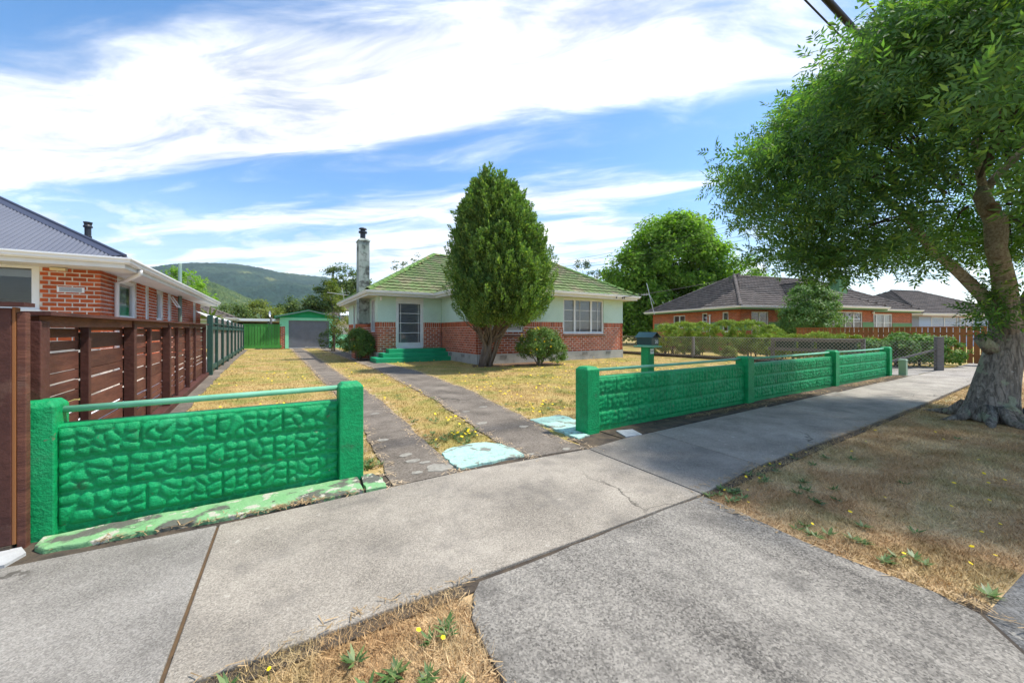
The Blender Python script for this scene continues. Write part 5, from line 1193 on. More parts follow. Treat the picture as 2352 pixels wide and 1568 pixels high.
tree('fruit_tree', 30.6, 33.5, [(0, 0, 8.0, 1.3, 1.3, 1.7), (2., -1., 7.0, 1.2, 1.2, 1.5), (-1.5, .5, 6.8, 1.1, 1.1, 1.4)], 2600, 70, .42, .2, LDK, 'sparse treetop right of the cypress above the green roof', .16, seed=10)
tree('young_tree', 3.0, 26.2, [(0, 0, 3.0, .55, .55, 1.1), (.3, .2, 1.9, .7, .7, .9), (-.2, 0, 3.9, .35, .35, .7)], 3200, 46, .3, .11, LLT, 'slender pale green young tree beside the far end of the mint house', .05, seed=11)
for (x, y, rx, rz, lab, m) in ((2.95, 27.0, .75, 1.2, 'dark shrub beside the garage', LDK), (15.6, 15.6, .7, .8, 'small pale conifer shrub right of the mint house behind the wire fence', LHEDGE)):
    o = thing('shrub', (x, y, 0), lab, 'shrub'); leafy(o, o.location, [(x, y, rz*.55, rx, rx, rz*.6)], 3000, 60, .22, .09, m, up=1.2); limbs(o, (x, y, 0), [(x-.2, y, .6), (x+.2, y, .6)], .03, BARK_D, 'stem')
# small carport roof and darkness right of the house
pc = thing('porch_roof', (17.6, 19.5, 0), 'small green porch roof on a post right of the mint house', 'roof')
B().box(16.2, 18.7, 18.6, 21.5, 1.98, 2.08).build('roof', GREEN_H, pc); B().box(17.9, 18.0, 18.7, 18.8, 0, 1.98).build('post', SAGE, pc)

# shrubs with yellow flowers
def flower_bush(x, y, rx, ry, rz, cz, label, seed, n=9000, fl=120, leafm=LBUSH):
    o = thing('flowering_shrub', (x, y, 0), label, 'shrub')
    lm = [(x, y, cz, rx*.8, ry*.85, rz*.85), (x-rx*.5, y-.1, cz-.12, rx*.5, ry*.6, rz*.6), (x+rx*.55, y-.05, cz-.22, rx*.5, ry*.6, rz*.72), (x-rx*.1, y-ry*.3, cz+.12, rx*.55, ry*.6, rz*.72), (x+rx*.35, y-.1, cz+.02, rx*.5, ry*.5, rz*.7), (x+rx*.3, y-ry*.4, cz-.38, rx*.55, ry*.5, rz*.45)]
    leafy(o, o.location, lm, n*2, 300, .15, .055, leafm, up=.4, squash=.75)
    P, O = lump_points(lm, fl, fl, .02, (.98, 1.1)); P = P[:fl]
    c = np.array([(0, 0, 0)]+[(math.cos(k*1.2566)*.9, math.sin(k*1.2566)*.9, .25) for k in range(5)]+[(math.cos(k*1.2566+.63)*.45, math.sin(k*1.2566+.63)*.45, .1) for k in range(5)])
    F_ = np.array([(0, 6+(k-1) % 5, 1+k, 6+k) for k in range(5)])
    V, F2 = scatter(c, F_, mats_from(P, rand_rot(len(P), (0, -.6, .7), .5), .042)); np_obj('flowers', V, F2, YELLOW, o, o.location, kind='stuff')
    b = B(); rr = random.Random(seed)
    for k in range(13):
        a = rr.uniform(0, 6.28); q = rr.uniform(.3, .8); b.tube([(x+.06*math.cos(a), y+.06*math.sin(a), -.02), (x+rx*q*.45*math.cos(a), y+ry*q*.45*math.sin(a), cz*.45), (x+rx*q*math.cos(a), y+ry*q*math.sin(a), cz*.95)], [.02, .014, .007], 5)
    b.build('stem', BARK_C, o)
flower_bush(8.34, 11.5, 1.10, .8, .72, .76, 'yellow flowered shrub in front of the brick wall right of the cypress', 3)
flower_bush(2.98, 17.5, .68, .8, .66, .80, 'yellow flowered shrub at the left corner of the mint house by the steps', 5, 8000, 70)

# hedge and garden plants by the right neighbour
def hedge(x, y, lumps, n, label, m=LHEDGE, cs=.13, leaf=.06, name='hedge', cat='hedge'):
    o = thing(name, (x, y, 0), label, cat); L_ = [(x+l[0], y+l[1], *l[2:]) for l in lumps]
    leafy(o, o.location, L_, n, int(n/45), cs, leaf, m, up=.35, shell=(.90, 1.02))
    b = B(); rr = random.Random(n)
    for l in L_: 
        for k in range(3): b.tube([(l[0]+rr.uniform(-.2, .2), l[1], 0), (l[0]+rr.uniform(-.3, .3)*l[3], l[1], l[2])], [.03, .015], 5)
    b.build('stem', BARK_D, o); return o
hedge(18.3, 12.3, [(-.9, .3, .95, .8, .8, .68), (.1, 0, 1.0, .9, .85, .74), (.9, -.5, 1.0, .7, .8, .72), (-.6, .2, .5, .75, .75, .5), (.5, -.3, .5, .8, .75, .5)], 30000, 'left rounded yellow green hedge below the brick house windows')
hedge(19.7, 10.1, [(-.6, .3, 1.02, .9, .85, .78), (.4, -.3, 1.05, .9, .9, .75), (1.0, -.9, .9, .7, .7, .65), (-.5, .2, .5, .85, .8, .5), (.5, -.5, .5, .85, .8, .5)], 32000, 'middle dense yellow green hedge, tallest of the three')
hedge(20.1, 7.6, [(-.5, 1.2, .62, .7, .8, .5), (0, .3, .60, .7, .8, .48), (.2, -.6, .68, .7, .8, .5), (.3, -1.5, .64, .7, .8, .48), (.1, -2.3, .5, .6, .7, .44), (-.1, -2.9, .4, .5, .5, .4), (-.2, .6, .4, .7, .9, .4), (.1, -.9, .4, .7, .9, .4)], 34000, 'long low yellow green hedge behind the grey rails')
o = hedge(19.2, 3.9, [(-1.4, .8, .45, .6, .6, .48), (-.5, .3, .52, .65, .6, .5), (.3, -.1, .55, .65, .6, .52), (1.1, -.5, .48, .6, .55, .5), (.6, .4, .6, .6, .5, .55)], 14000, 'leafy hydrangea hedge at the wire gate with fading pink heads', LHYD, .16, .10, 'hydrangea_hedge')
P, O = lump_points([(19.2+l[0], 3.9+l[1], l[2], l[3], l[4], l[5]) for l in ((.3, -.1, .62, .5, .5, .5), (-.5, .4, .62, .5, .5, .5))], 240, 14, .055, (.98, 1.05)); V, F2 = scatter(LEAF[0], LEAF[1], mats_from(P, rand_rot(len(P), (0, 0, 1), .8), .045)); np_obj('flower_heads', V, F2, PINK, o, o.location, kind='stuff')
tree('camellia_tree', 25.3, 9.15, [(0, 0, 2.5, 1.35, 1.3, 1.25), (-.6, .2, 1.7, 1.25, 1.2, 1.1), (.7, -.2, 1.9, 1.15, 1.1, 1.2), (0, 0, 3.3, .8, .8, .65)], 24000, 330, .28, .105, LCAM, 'glossy leaved camellia in front of the orange brick house', .08, seed=12, bark=BARK_D)
for i, (x, y, r) in enumerate(((17.6, 13.6, .35), (17.5, 9.4, .3), (17.9, 11.4, .3))):
    o = thing('garden_plant', (x, y, 0), ['grassy plant behind the wire fence near the mint house', 'low feathery plant behind the middle of the wire fence', 'dark low plant under the left hedge behind the wire fence'][i], 'plant')
    leafy(o, o.location, [(x, y, .25, r, r, .28)], 900, 20, .13, .09, [LHEDGE, LLT, LDK][i], up=1.5)
hy = thing('palm', (-2.9, 25.5, 0), 'spiky cabbage palm crown over the paling fence', 'palm'); P = np.repeat([[-3.05, 25.0, 1.9]], 60, 0); V, F2 = scatter(LEAF[0]*[.22, 1, 1], LEAF[1], mats_from(P, np.stack([np.linalg.qr(np.random.default_rng(i).normal(size=(3, 3)))[0] for i in range(60)]), .75))
V[:, 2] = np.where(V[:, 2] < 1.9, 1.9+(1.9-V[:, 2])*.4, V[:, 2]); np_obj('crown', V, F2, LLT, hy, hy.location); B().tube([(-3.05, 25, 0), (-3.05, 25, 1.95)], .09, 8).build('trunk', BARK_D, hy)

# ---- the cypress ------------------------------------------------------------------
CX_, CY_ = 6.53, 11.35
cy = thing('cypress_tree', (6.45, 12.35, 0), 'broad flame shaped cypress with a twisted many stemmed trunk in front of the mint house', 'tree')
def plume(seed, n=84):
    r = np.random.default_rng(seed); t = r.uniform(0, 1, n)**.9; a = r.uniform(0, 6.28, n); rad = .22*np.sin(np.pi*np.clip(t*.85+.12, 0, 1))**.8*(1-t*.55)
    P = np.stack([np.cos(a)*rad, np.sin(a)*rad, t], 1); d = np.stack([np.cos(a)*.55, np.sin(a)*.55, np.full(n, 1.)], 1); d += r.normal(size=(n, 3))*.22; d /= np.linalg.norm(d, axis=1)[:, None]
    s = np.cross(d, np.stack([np.cos(a), np.sin(a), a*0], 1)); s /= np.linalg.norm(s, axis=1)[:, None]
    L_ = r.uniform(.09, .19, n)[:, None]; W_ = L_*.25
    o_ = np.cross(s, d)
    V = np.stack([P, P+d*L_*.45+s*W_, P+d*L_, P+d*L_*.45-s*W_], 1)+0
    V[:, 1] += o_*W_*.3; V[:, 3] += o_*W_*.3
    return V.reshape(-1, 3), np.arange(n*4).reshape(-1, 4)
zs_ = [1.45, 1.7, 2.0, 2.5, 3.0, 3.6, 4.2, 4.8, 5.2, 5.5, 5.8, 6.1]; rs_ = [.78, 1.28, 1.58, 1.72, 1.75, 1.68, 1.56, 1.36, 1.14, .92, .62, .22]
Ps, Us, Ss, Vs = [], [], [], 0
def cyp_shell(n, k0, k1):
    z = RNG.uniform(1.5, 6.35, n*2); rr_ = np.interp(z, zs_, rs_); keep = RNG.uniform(0, 1.9, n*2) < rr_; z, rr_ = z[keep][:n], rr_[keep][:n]; a = RNG.uniform(0, 6.28, len(z))
    D = np.stack([np.cos(a), np.sin(a), z*.55], 1); rr_ = rr_*(1+.10*vnoise(D, 3.1, 5)+.12*vnoise(D*np.array([1, 1, .6]), 6.3, 6))*RNG.uniform(k0, k1, len(z))
    lean = -.32+.0*z; tip = np.interp(z, [1.5, 4, 6.5], [.10, .02, -.26])      # the crown's top leans to the left
    P = np.stack([CX_+tip+np.cos(a)*rr_*.98, CY_+np.sin(a)*rr_*.88, z], 1); P[:, 1] = np.where(P[:, 1] > 12.15, 12.15+(P[:, 1]-12.15)*.12, P[:, 1])
    U = np.stack([np.cos(a)*.5, np.sin(a)*.5, np.full(len(z), 1.)], 1); return P, U
allV, allF, o0 = [], [], 0
for n, k0, k1, s0, s1 in ((360, .86, 1.07, .34, .50), (1900, .55, .80, .5, .8)):
    P, U = cyp_shell(n, k0, k1)
    if s1 < .5:                                   # upright flames, each a spindle of plumes
        kf = 14; H_ = RNG.uniform(.6, 1.25, len(P)); tt = np.linspace(-.45, .5, kf); aa = RNG.uniform(0, 6.28, (len(P), kf)); rr_ = .19*np.cos(tt*np.pi*.8)**1.2*RNG.uniform(.6, 1.2, (len(P), kf))
        ax = U/np.linalg.norm(U, axis=1)[:, None]*np.array([.35, .35, 1.]); ax /= np.linalg.norm(ax, axis=1)[:, None]
        P = (P[:, None]+ax[:, None]*(tt[None]*H_[:, None])[..., None]+np.stack([np.cos(aa)*rr_, np.sin(aa)*rr_, rr_*0], -1)).reshape(-1, 3); U = np.repeat(ax, kf, 0)+np.stack([np.cos(aa)*.35, np.sin(aa)*.35, aa*0], -1).reshape(-1, 3)
    q = rand_rot(len(P), U, .16); S = RNG.uniform(s0, s1, len(P))
    for sd_ in range(5):
        V0, F0 = plume(sd_); k = np.arange(len(P)) % 5 == sd_; V, F2 = scatter(V0, F0, mats_from(P[k]-np.array([0, 0, .15]), q[k], S[k])); allV.append(V); allF.append(F2+o0); o0 += len(V)
# the spires of the top
for (dx, z, s) in ((-.62, 6.15, .95), (-.60, 6.4, .6), (-.86, 5.85, .85), (-.36, 5.75, .75), (-.10, 5.8, .8), (.18, 5.85, .85), (.45, 5.65, .8), (-1.05, 5.55, .7), (-1.02, 5.4, .8), (.75, 5.1, .75), (-1.2, 4.9, .75), (1.12, 4.5, .75), (-1.42, 4.2, .85), (1.35, 4.2, .75), (1.5, 3.4, .8), (-1.55, 3.4, .8)):
    for k in range(9):
        V0, F0 = plume(k % 5); M = mats_from(np.array([[CX_+dx+random.uniform(-.09, .09)*(1-k/12), CY_+random.uniform(-.2, .2), z-.45+k*.085]]), rand_rot(1, (dx*.1, 0, 1), .1), s*(.75-k*.03)); V, F2 = scatter(V0*[.75, .75, 1], F0, M); allV.append(V); allF.append(F2+o0); o0 += len(V)
np_obj('crown', np.concatenate(allV), np.concatenate(allF), LCYP, cy, cy.location, kind='stuff')
b = B(); rr = random.Random(5)
bx0, by0 = 6.45, 12.3
for k, (tx, ty, tz, r) in enumerate(((-.85, -.6, 2.1, .11), (-.45, -.5, 2.5, .12), (-.12, -.8, 2.6, .13), (.2, -.35, 2.7, .15), (.55, -.7, 2.5, .12), (.95, -.5, 2.2, .10), (.05, -.1, 2.9, .13), (-.3, -1.0, 2.2, .09), (.8, -1.1, 2.0, .08))):
    a = k*.9; p0 = Vector((bx0+.20*math.cos(a)+tx*.15, by0-.05+.12*math.sin(a), -.05)); p3 = Vector((bx0+tx, by0+ty, tz))
    pts = [p0, p0.lerp(p3, .2)+Vector((-tx*.06+rr.uniform(-.03, .03), -.03, .08)), p0.lerp(p3, .45)+Vector((-tx*.10+rr.uniform(-.05, .05), 0, .08)), p0.lerp(p3, .7)+Vector((-tx*.05+rr.uniform(-.06, .06), 0, .05)), p3]
    b.tube(pts, [r*.75, r*.58, r*.5, r*.42, r*.25], 9, wob=.25, seed=k)
b.build('trunk', BARK_C, cy, smooth=True)
b = B()
for k in range(80):
    a = rr.uniform(3.0, 6.4) if k % 3 else rr.uniform(0, 6.28); z = rr.uniform(.75, 1.75); q = .10+.30*(z-.6); p0 = Vector((bx0+math.cos(a)*q*.8, by0-.15+math.sin(a)*q*.6, z)); L_ = rr.uniform(.3, .75)
    d = Vector((math.cos(a+rr.uniform(-.5, .5)), math.sin(a)*.7-.3, rr.uniform(-.1, .9))); 
    b.tube([p0, p0+d*L_*.4+Vector((0, 0, rr.uniform(-.1, .1))), p0+d*L_*.75+Vector((rr.uniform(-.1, .1), 0, .12)), p0+d*L_+Vector((rr.uniform(-.1, .1), 0, .25))], [.028, .02, .014, .006], 5)
b.build('dead_branches', BARK_C, cy, smooth=True)

# ---- the street tree ---------------------------------------------------------------
st_ = thing('street_tree', (8.7, .95, 0), 'large leafy ash on the verge with a thick flared grey trunk', 'tree')
tb = B()
tp_ = [(8.70, 1.0, -.06), (8.70, .99, .06), (8.705, .98, .18), (8.72, .96, .4), (8.76, .93, .65), (8.81, .894, .9), (8.86, .87, 1.12), (8.89, .85, 1.33)]
tr_ = [.35, .29, .25, .222, .20, .188, .18, .172]
tb.tube(tp_, tr_, 40, wob=.10, seed=4)
trunk = tb.build('trunk', BARK, st_, smooth=True)
sub = trunk.modifiers.new('sub', 'SUBSURF'); sub.levels = 2; sub.render_levels = 2
rb = B(); rr = random.Random(8)
for a in (2.6, 3.3, 4.2, 5.3, .3, 1.3, 3.8): rb.tube([(8.7+.22*math.cos(a), 1+.22*math.sin(a), .15), (8.7+.40*math.cos(a), 1+.40*math.sin(a), .02), (8.7+.7*math.cos(a), 1+.7*math.sin(a), -.035)], [.10, .06, .025], 9, wob=.15, seed=int(a*10))
rb.build('root', BARK, st_, smooth=True)
lm_ = B()
lm_.tube([(8.88, .86, 1.22), (8.85, .868, 1.6), (8.84, .87, 1.91), (8.78, .90, 2.2), (8.74, .937, 2.43), (8.77, .94, 2.66), (8.73, .94, 2.84), (8.62, 1.0, 3.0), (8.565, 1.045, 3.2), (8.58, 1.04, 3.32)], [.17, .145, .125, .11, .105, .115, .11, .09, .085, .05], 14, wob=.12, seed=2)
lm_.tube([(8.575, 1.04, 3.22), (8.75, .95, 3.45), (9.05, .8, 3.75), (9.5, .55, 4.2), (9.8, .5, 4.9)], [.06, .05, .05, .045, .02], 10, wob=.05, seed=5)
lm_.build('limb', BARK_P, st_, smooth=True)
l2 = B(); l2.tube([(8.84, .90, 1.35), (8.74, 1.05, 1.75), (8.6, 1.25, 2.1), (8.35, 1.5, 2.5), (7.9, 1.7, 3.0), (7.2, 1.9, 3.4)], [.10, .08, .065, .055, .045, .025], 12, wob=.12, seed=3)
l2.tube([(8.98, .80, 1.2), (9.25, .65, 1.7), (9.6, .5, 2.3), (9.9, .6, 3.4)], [.15, .13, .10, .05], 12, wob=.1, seed=6)
l2.tube([(8.62, 1.0, 3.0), (8.5, 1.1, 3.9), (8.6, 1.0, 4.8), (8.5, 1.2, 5.8)], [.05, .045, .035, .015], 8, wob=.08, seed=7)
l2.build('limb', BARK, st_, smooth=True)
kn = B(); kn.M = Matrix.Translation((8.57, .93, 3.02)-Vector(st_.location)) @ Vector((0, 0, 0)).to_track_quat('Z', 'Y').to_matrix().to_4x4() if False else Matrix.Translation(Vector((8.545, .945, 2.98))-st_.location) @ Matrix.Rotation(R(75), 4, 'X') @ Matrix.Rotation(R(-40), 4, 'Y')
kn.lathe([(.085, 0), (.088, .03), (.07, .035), (.055, .025), (.0, .022)], 14); kn.build('branch_scar', CUT, st_, local=True)
kh = B(); kh.M = Matrix.Translation(Vector((8.62, .66, .16))-st_.location) @ Matrix.Rotation(R(80), 4, 'X') @ Matrix.Rotation(R(-25), 4, 'Y'); kh.lathe([(.075, 0), (.07, .04), (.045, .045), (.0, .02)], 12); kh.build('knot_hole', BLACK, st_, local=True)
stub = B(); stub.tube([(8.72, .95, .98), (8.56, 1.02, 1.10), (8.50, 1.05, 1.17)], [.10, .075, .07], 12, wob=.2, seed=9); stub.build('cut_stub', BARK, st_, smooth=True)

LEAFN = np.array([(0, 0, 0), (.15, .40, .045), (.02, 1, -.06), (-.15, .40, .045)])
def spray(seed, comps=8, L=.42, lf=.078):
    """a twig with opposite compound leaves of narrow leaflets; z runs out along the twig"""
    r = np.random.default_rng(seed); Ms = []; droop = np.array([0, 0, 0.])
    for i in range(comps):
        t = .1+.9*i/(comps-1); base = np.array([.03*math.sin(t*3), .02*math.cos(t*2), L*t]); a = i*2.4+r.uniform(-.4, .4)
        rd = np.array([math.cos(a)*.85, math.sin(a)*.85, .55+.4*t]); rd /= np.linalg.norm(rd); side = np.cross(rd, [0, 0, 1]); side /= np.linalg.norm(side); up = np.cross(side, rd); RL0 = r.uniform(.13, .19)
        for t2, sg in ((.3, 1), (.3, -1), (.58, 1), (.58, -1), (.84, 1), (.84, -1), (1., 0)):
            p = base+rd*RL0*t2-up*.03*t2*t2; d = rd*(.62 if sg else 1.)+side*sg*.8-up*r.uniform(.0, .35); d /= np.linalg.norm(d); n_ = up+r.normal(size=3)*.25; x = np.cross(d, n_); x /= np.linalg.norm(x); n_ = np.cross(x, d)
            s = lf*r.uniform(.8, 1.2)*(1.1 if not sg else 1); M = np.eye(4); M[:3, 0] = x*s; M[:3, 1] = d*s; M[:3, 2] = n_*s; M[:3, 3] = p; Ms.append(M)
    return scatter(LEAFN, np.array([(0, 1, 2, 3)]), Ms)
SPR = [spray(i) for i in range(6)]
cc = np.array([8.30, 1.25, 3.75]); rx_ = np.array([2.75, 2.7, 2.55])
def ash_r(d):
    """crown radius by direction: lower and sparser over the path, flatter below"""
    e = np.clip(-.85*d[:, 0]+.527*d[:, 1], 0, 1)*np.clip(d[:, 2], 0, 1)
    return (1+.13*vnoise(d, 2.3, 2)+.09*vnoise(d, 5.1, 3))*(1-.80*e)*np.where(d[:, 2] < 0, 1-.22*d[:, 2]**2, 1)
def ash_points(n, k0, k1):
    d = sph(n); P = d*ash_r(d)[:, None]*rx_*RNG.uniform(k0, k1, n)[:, None]+cc
    return P, d
P1_, D1 = ash_points(600, .80, 1.0); P2_, D2 = ash_points(1500, .45, .82); P3_, D3 = ash_points(420, .98, 1.13)
BC, BD = ash_points(215, .78, 1.05); kq = 14                       # boughs: leaf sprays gathered in clumps with gaps between
q_ = sph(len(BC)*kq)*RNG.uniform(.1, 1, (len(BC)*kq, 1))**.5*.36*np.array([1, 1, .7]); P4_ = np.repeat(BC, kq, 0)+q_; D4 = np.repeat(BD, kq, 0)+q_*1.2; D4 /= np.linalg.norm(D4, axis=1)[:, None]
P1_, D1 = np.concatenate([P1_, P4_]), np.concatenate([D1, D4])
up3 = D3[:, 2] > .15; P3_, D3 = P3_[up3], D3[up3]
P_ = np.concatenate([P1_, P2_]); D_ = np.concatenate([D1, D2])
low_ = 1.68+.079*P_[:, 0]+.127*P_[:, 1]+.22*vnoise(P_[:, :2], 1.7, 4)
keep = (P_[:, 2] > low_)
hole = np.linalg.norm((P_-np.array([8.6, .55, 1.95]))*np.array([1, 1, .9]), axis=1) > .5          # open space round the fork
hole &= ~((P_[:, 2] < 3.5) & (np.hypot(P_[:, 0]-8.55, P_[:, 1]-.6) < .55))                    # limbs show at the street side
for q in ((8.84, .87, 1.7), (8.8, .88, 2.1), (8.76, .92, 2.45), (8.74, .94, 2.75), (8.62, 1.0, 3.0), (8.6, 1.04, 3.3), (8.9, .87, 1.95)):       # the big limb is bare on its street side
    a = np.array(q); w_ = np.array([-.985, -.10, -.13]); w_ = w_/np.linalg.norm(w_); t_ = (P_-a)@w_; hole &= ~((t_ > -.1) & (t_ < 5) & (np.linalg.norm(P_-a-t_[:, None]*w_, axis=1) < .30))
P_, D_ = P_[keep & hole], D_[keep & hole]
U_ = D_*.8+np.array([0, 0, .15])-np.array([0, 0, .55])*(D_[:, 2:3] < -.1)+np.array([0, 0, .5])*(D_[:, 2:3] > .3)
Ps5 = np.array([8.56, 1.0, 1.15])+RNG.normal(size=(16, 3))*np.array([.06, .06, .02])+np.array([0, 0, 1.])*RNG.uniform(0, .45, (16, 1)); Us5 = RNG.normal(size=(16, 3))*.5+np.array([-.2, -.1, .9])   # young shoots from the cut stub
Pa, Ua = np.concatenate([P_, P3_, Ps5]), np.concatenate([U_, D3*.35+np.array([0, 0, 1.]), Us5])
Rm = rand_rot(len(Pa), Ua/np.linalg.norm(Ua, axis=1)[:, None], .35); S = RNG.uniform(.75, 1.25, len(Pa)); MM = mats_from(Pa-np.array(st_.location), Rm, S)
order = np.argsort([-apparent(p) for p in Pa]); near = order[:900:3]; rest_ = np.arange(len(Pa))
def ash_leaf(seed):
    """one compound leaf in one piece: a stalk with opposite leaflets"""
    r = random.Random(seed); b = B(); L = .17; n = 5; sp = [(0, L*i/(n-1), -.03*(i/(n-1))**2) for i in range(n)]; vs = []
    for x, y, z in sp: vs += [(-.0018, y, z), (.0018, y, z)]
    fs = [(2*i, 2*i+1, 2*i+3, 2*i+2) for i in range(n-1)]
    for i in range(1, n):
        for sg in ((-1, 1) if i < n-1 else (0,)):
            l = .078*r.uniform(.85, 1.15); d = Vector((sg*.8, .62 if sg else 1, -r.uniform(0, .3))).normalized(); x = d.cross(Vector((0, 0, 1))).normalized(); base = Vector(vs[2*i+(sg > 0)]); k = len(vs)
            vs += [tuple(base+d*l*.42+x*l*.15), tuple(base+d*l), tuple(base+d*l*.42-x*l*.15)]; fs.append((2*i+(sg > 0), k, k+1, k+2))
    return b.add(vs, fs).mesh('leaf', LASH)
mes = [ash_leaf(i) for i in range(6)]
for i, k in enumerate(near):
    o = bpy.data.objects.new('leaf', mes[i % 6]); COL.objects.link(o); o.parent = st_; o.matrix_basis = Matrix(MM[k].tolist()) @ Matrix.Rotation(R(-60), 4, 'X')
Vl, Fl, o0 = [], [], 0
for s_ in range(6):
    V, F2 = scatter(SPR[s_][0], SPR[s_][1], MM[rest_[s_::6]]); Vl.append(V); Fl.append(F2+o0); o0 += len(V)
np_obj('crown', np.concatenate(Vl), np.concatenate(Fl), LASH, st_, kind='stuff')
# twigs inside the crown
b = B(); rr = random.Random(12)
for k in range(70):
    p1 = Vector(P_[rr.randrange(len(P_))].tolist()); p0 = Vector((8.5, 1.1, 3.2)).lerp(p1, rr.uniform(.25, .5)); b.tube([p0, p0.lerp(p1, .5)+Vector((rr.uniform(-.15, .15), rr.uniform(-.15, .15), .12)), p1], [.022, .014, .005], 5)
b.build('twigs', BARK_D, st_)

# ================================================================== GRASS, WEEDS, FLOWERS, STRAW
def dens_points(x0, x1, y0, y1, n, near=2.2, power=1.5, include=None, exclude=()):
    """random ground points, denser towards the camera"""
    P = np.stack([RNG.uniform(x0, x1, n), RNG.uniform(y0, y1, n)], 1); d = np.hypot(P[:, 0], P[:, 1]); k = RNG.uniform(0, 1, n) < np.minimum(1, (near/np.maximum(d, near))**power)
    q = P-CAMP[:2]; dep = q@CF[:2]; lat = q@CR[:2]; k &= (dep > .3) & (np.abs(lat/np.maximum(dep, .01)) < 1.55); P = P[k]
    if include is not None: P = P[inpoly(P, include)]
    for e in exclude: P = P[~inpoly(P, e)]
    return P
HOUSE_FP = [(3.55, 16.65), (6.45, 16.65), (6.45, 12.85), (14.45, 12.85), (14.45, 24.6), (3.55, 24.6)]
STEPS_FP = [(3.2, 15.5), (6.5, 15.5), (6.5, 16.7), (3.2, 16.7)]
MINTA = [(1.37, 3.14), (1.37, 3.68), (1.5, 3.78), (1.81, 3.82), (2.0, 3.78), (2.14, 3.5), (2.13, 3.1)]
MINTB = [(2.95, 3.3), (3.0, 4.45), (3.62, 4.46), (3.62, 3.3)]
EDGE = [(-1.62, 8.), (-1.20, 6.9), (-1.32, 9.5), (-1.42, 13.), (-1.62, 20.), (-1.80, 31.8), (-2.3, 31.8), (-2.2, 3.5), (-1.30, 3.5)]
BED = [(7.0, 11.9), (9.2, 11.25), (9.6, 11.6), (9.3, 12.9), (6.2, 12.9), (5.9, 12.2), (6.3, 11.9)]
CROSS = [(.70, -.3), (.69, 1.2), (.72, 1.5), (.80, 1.64), (.86, 1.74), (2.80, 1.72), (2.75, 1.4), (2.69, 1.0), (2.69, .7), (2.71, .47), (2.67, .33), (5.2, .12), (5.2, -.3)]
GW = [(.6, 3.0), (.6, 3.45), (.85, 3.5), (.8, 3.0)]
yb = lambda x: Y0+.05+np.maximum(0, x-9)*.022+.02*np.sin(x*7)+.012*np.sin(x*19)
lawnP = dens_points(-1.7, 16.8, 3.62, 31.9, 1500000, 4.2, 1.75, exclude=(STRIP_L, STRIP_R, HOUSE_FP, STEPS_FP, MINTA, MINTB, EDGE, BED))
lawnP = lawnP[~((lawnP[:, 1] < 3.72) & (lawnP[:, 0] < .62))]; lawnP = lawnP[~((lawnP[:, 1] < 3.68) & (lawnP[:, 0] > 3.2))]
lawnP = lawnP[~((lawnP[:, 0] < 1.42) & (lawnP[:, 0] > .8) & (lawnP[:, 1] < 3.2))]
vergeP = dens_points(-2.5, 16., -.5, 1.95, 900000, 2.0, 1.35, exclude=(CROSS,))
vergeP = vergeP[vergeP[:, 1] < yb(vergeP[:, 0])]; vergeP = vergeP[~((vergeP[:, 0] > .74) & (vergeP[:, 0] < 2.72) & (vergeP[:, 1] < 1.8))]; vergeP = vergeP[np.hypot(vergeP[:, 0]-8.7, vergeP[:, 1]-1.) > .5]
def blades(name, P, h0, h1, w, m, label, z0=-.025, lie=1.2):
    n = len(P); d = np.hypot(P[:, 0], P[:, 1]); a = RNG.uniform(0, 6.28, n); b2 = RNG.uniform(0, 6.28, n); h = RNG.uniform(h0, h1, n)*(1+.5*vnoise(P, 5., 8)); lean = h*RNG.uniform(.2, lie, n)
    ww = (w+d*.00045)*RNG.uniform(.6, 1.3, n); c = np.stack([P[:, 0], P[:, 1], np.full(n, z0)], 1)
    s = np.stack([np.cos(a), np.sin(a), a*0], 1)*ww[:, None]/2; t = np.stack([np.cos(b2)*lean, np.sin(b2)*lean, h], 1)
    V = np.stack([c-s, c+s, c+t], 1).reshape(-1, 3); return np_obj(name, V, np.arange(n*3).reshape(-1, 3), m, kind='stuff', label=label)
print('blades', len(lawnP), len(vergeP))
blades('lawn_grass', lawnP, .018, .045, .0035, BLADE, 'short dry lawn grass')
blades('verge_grass', vergeP, .014, .036, .003, BLADE, 'dry brown verge grass', lie=1.8)
def rosettes(name, C, m, label, r0=.03, r1=.07, nl=13):
    n = len(C); P = np.repeat(np.stack([C[:, 0], C[:, 1], np.full(n, -.008)], 1), nl, 0); a = RNG.uniform(0, 6.28, n*nl); e = RNG.uniform(.1, .6, n*nl); d = np.stack([np.cos(a)*np.cos(e), np.sin(a)*np.cos(e), np.sin(e)], 1); x = np.stack([-np.sin(a), np.cos(a), a*0], 1); z = np.cross(x, d)
    L_ = RNG.uniform(r0, r1, n*nl)[:, None]; M = mats_from(P, np.stack([x*.45, d, z], 2), L_[:, 0]); V, F2 = scatter(LEAF[0], LEAF[1], M); np_obj(name, V, F2, m, kind='stuff', label=label)
vC = np.concatenate([vergeP[RNG.integers(0, len(vergeP), 26)]]+[np.array(c)+RNG.normal(size=(k, 2))*s for c, k, s in (((2.95, 1.55), 9, .10), ((3.6, 1.62), 9, .14), ((4.5, 1.70), 8, .2), ((2.84, 1.2), 7, .1), ((2.83, .7), 9, .12), ((2.85, .35), 6, .08), ((.60, 1.52), 2, .03), ((.35, 1.42), 3, .03), ((.45, 1.30), 2, .03), ((.02, 1.5), 2, .04), ((3.5, 1.1), 6, .25))])
vC = vC[(vC[:, 1] < yb(vC[:, 0])-.02) & ~inpoly(vC, CROSS) & ~((vC[:, 0] > .7) & (vC[:, 0] < 2.75))]
rosettes('verge_weeds', vC, WEED, 'green weed rosettes in the verge')
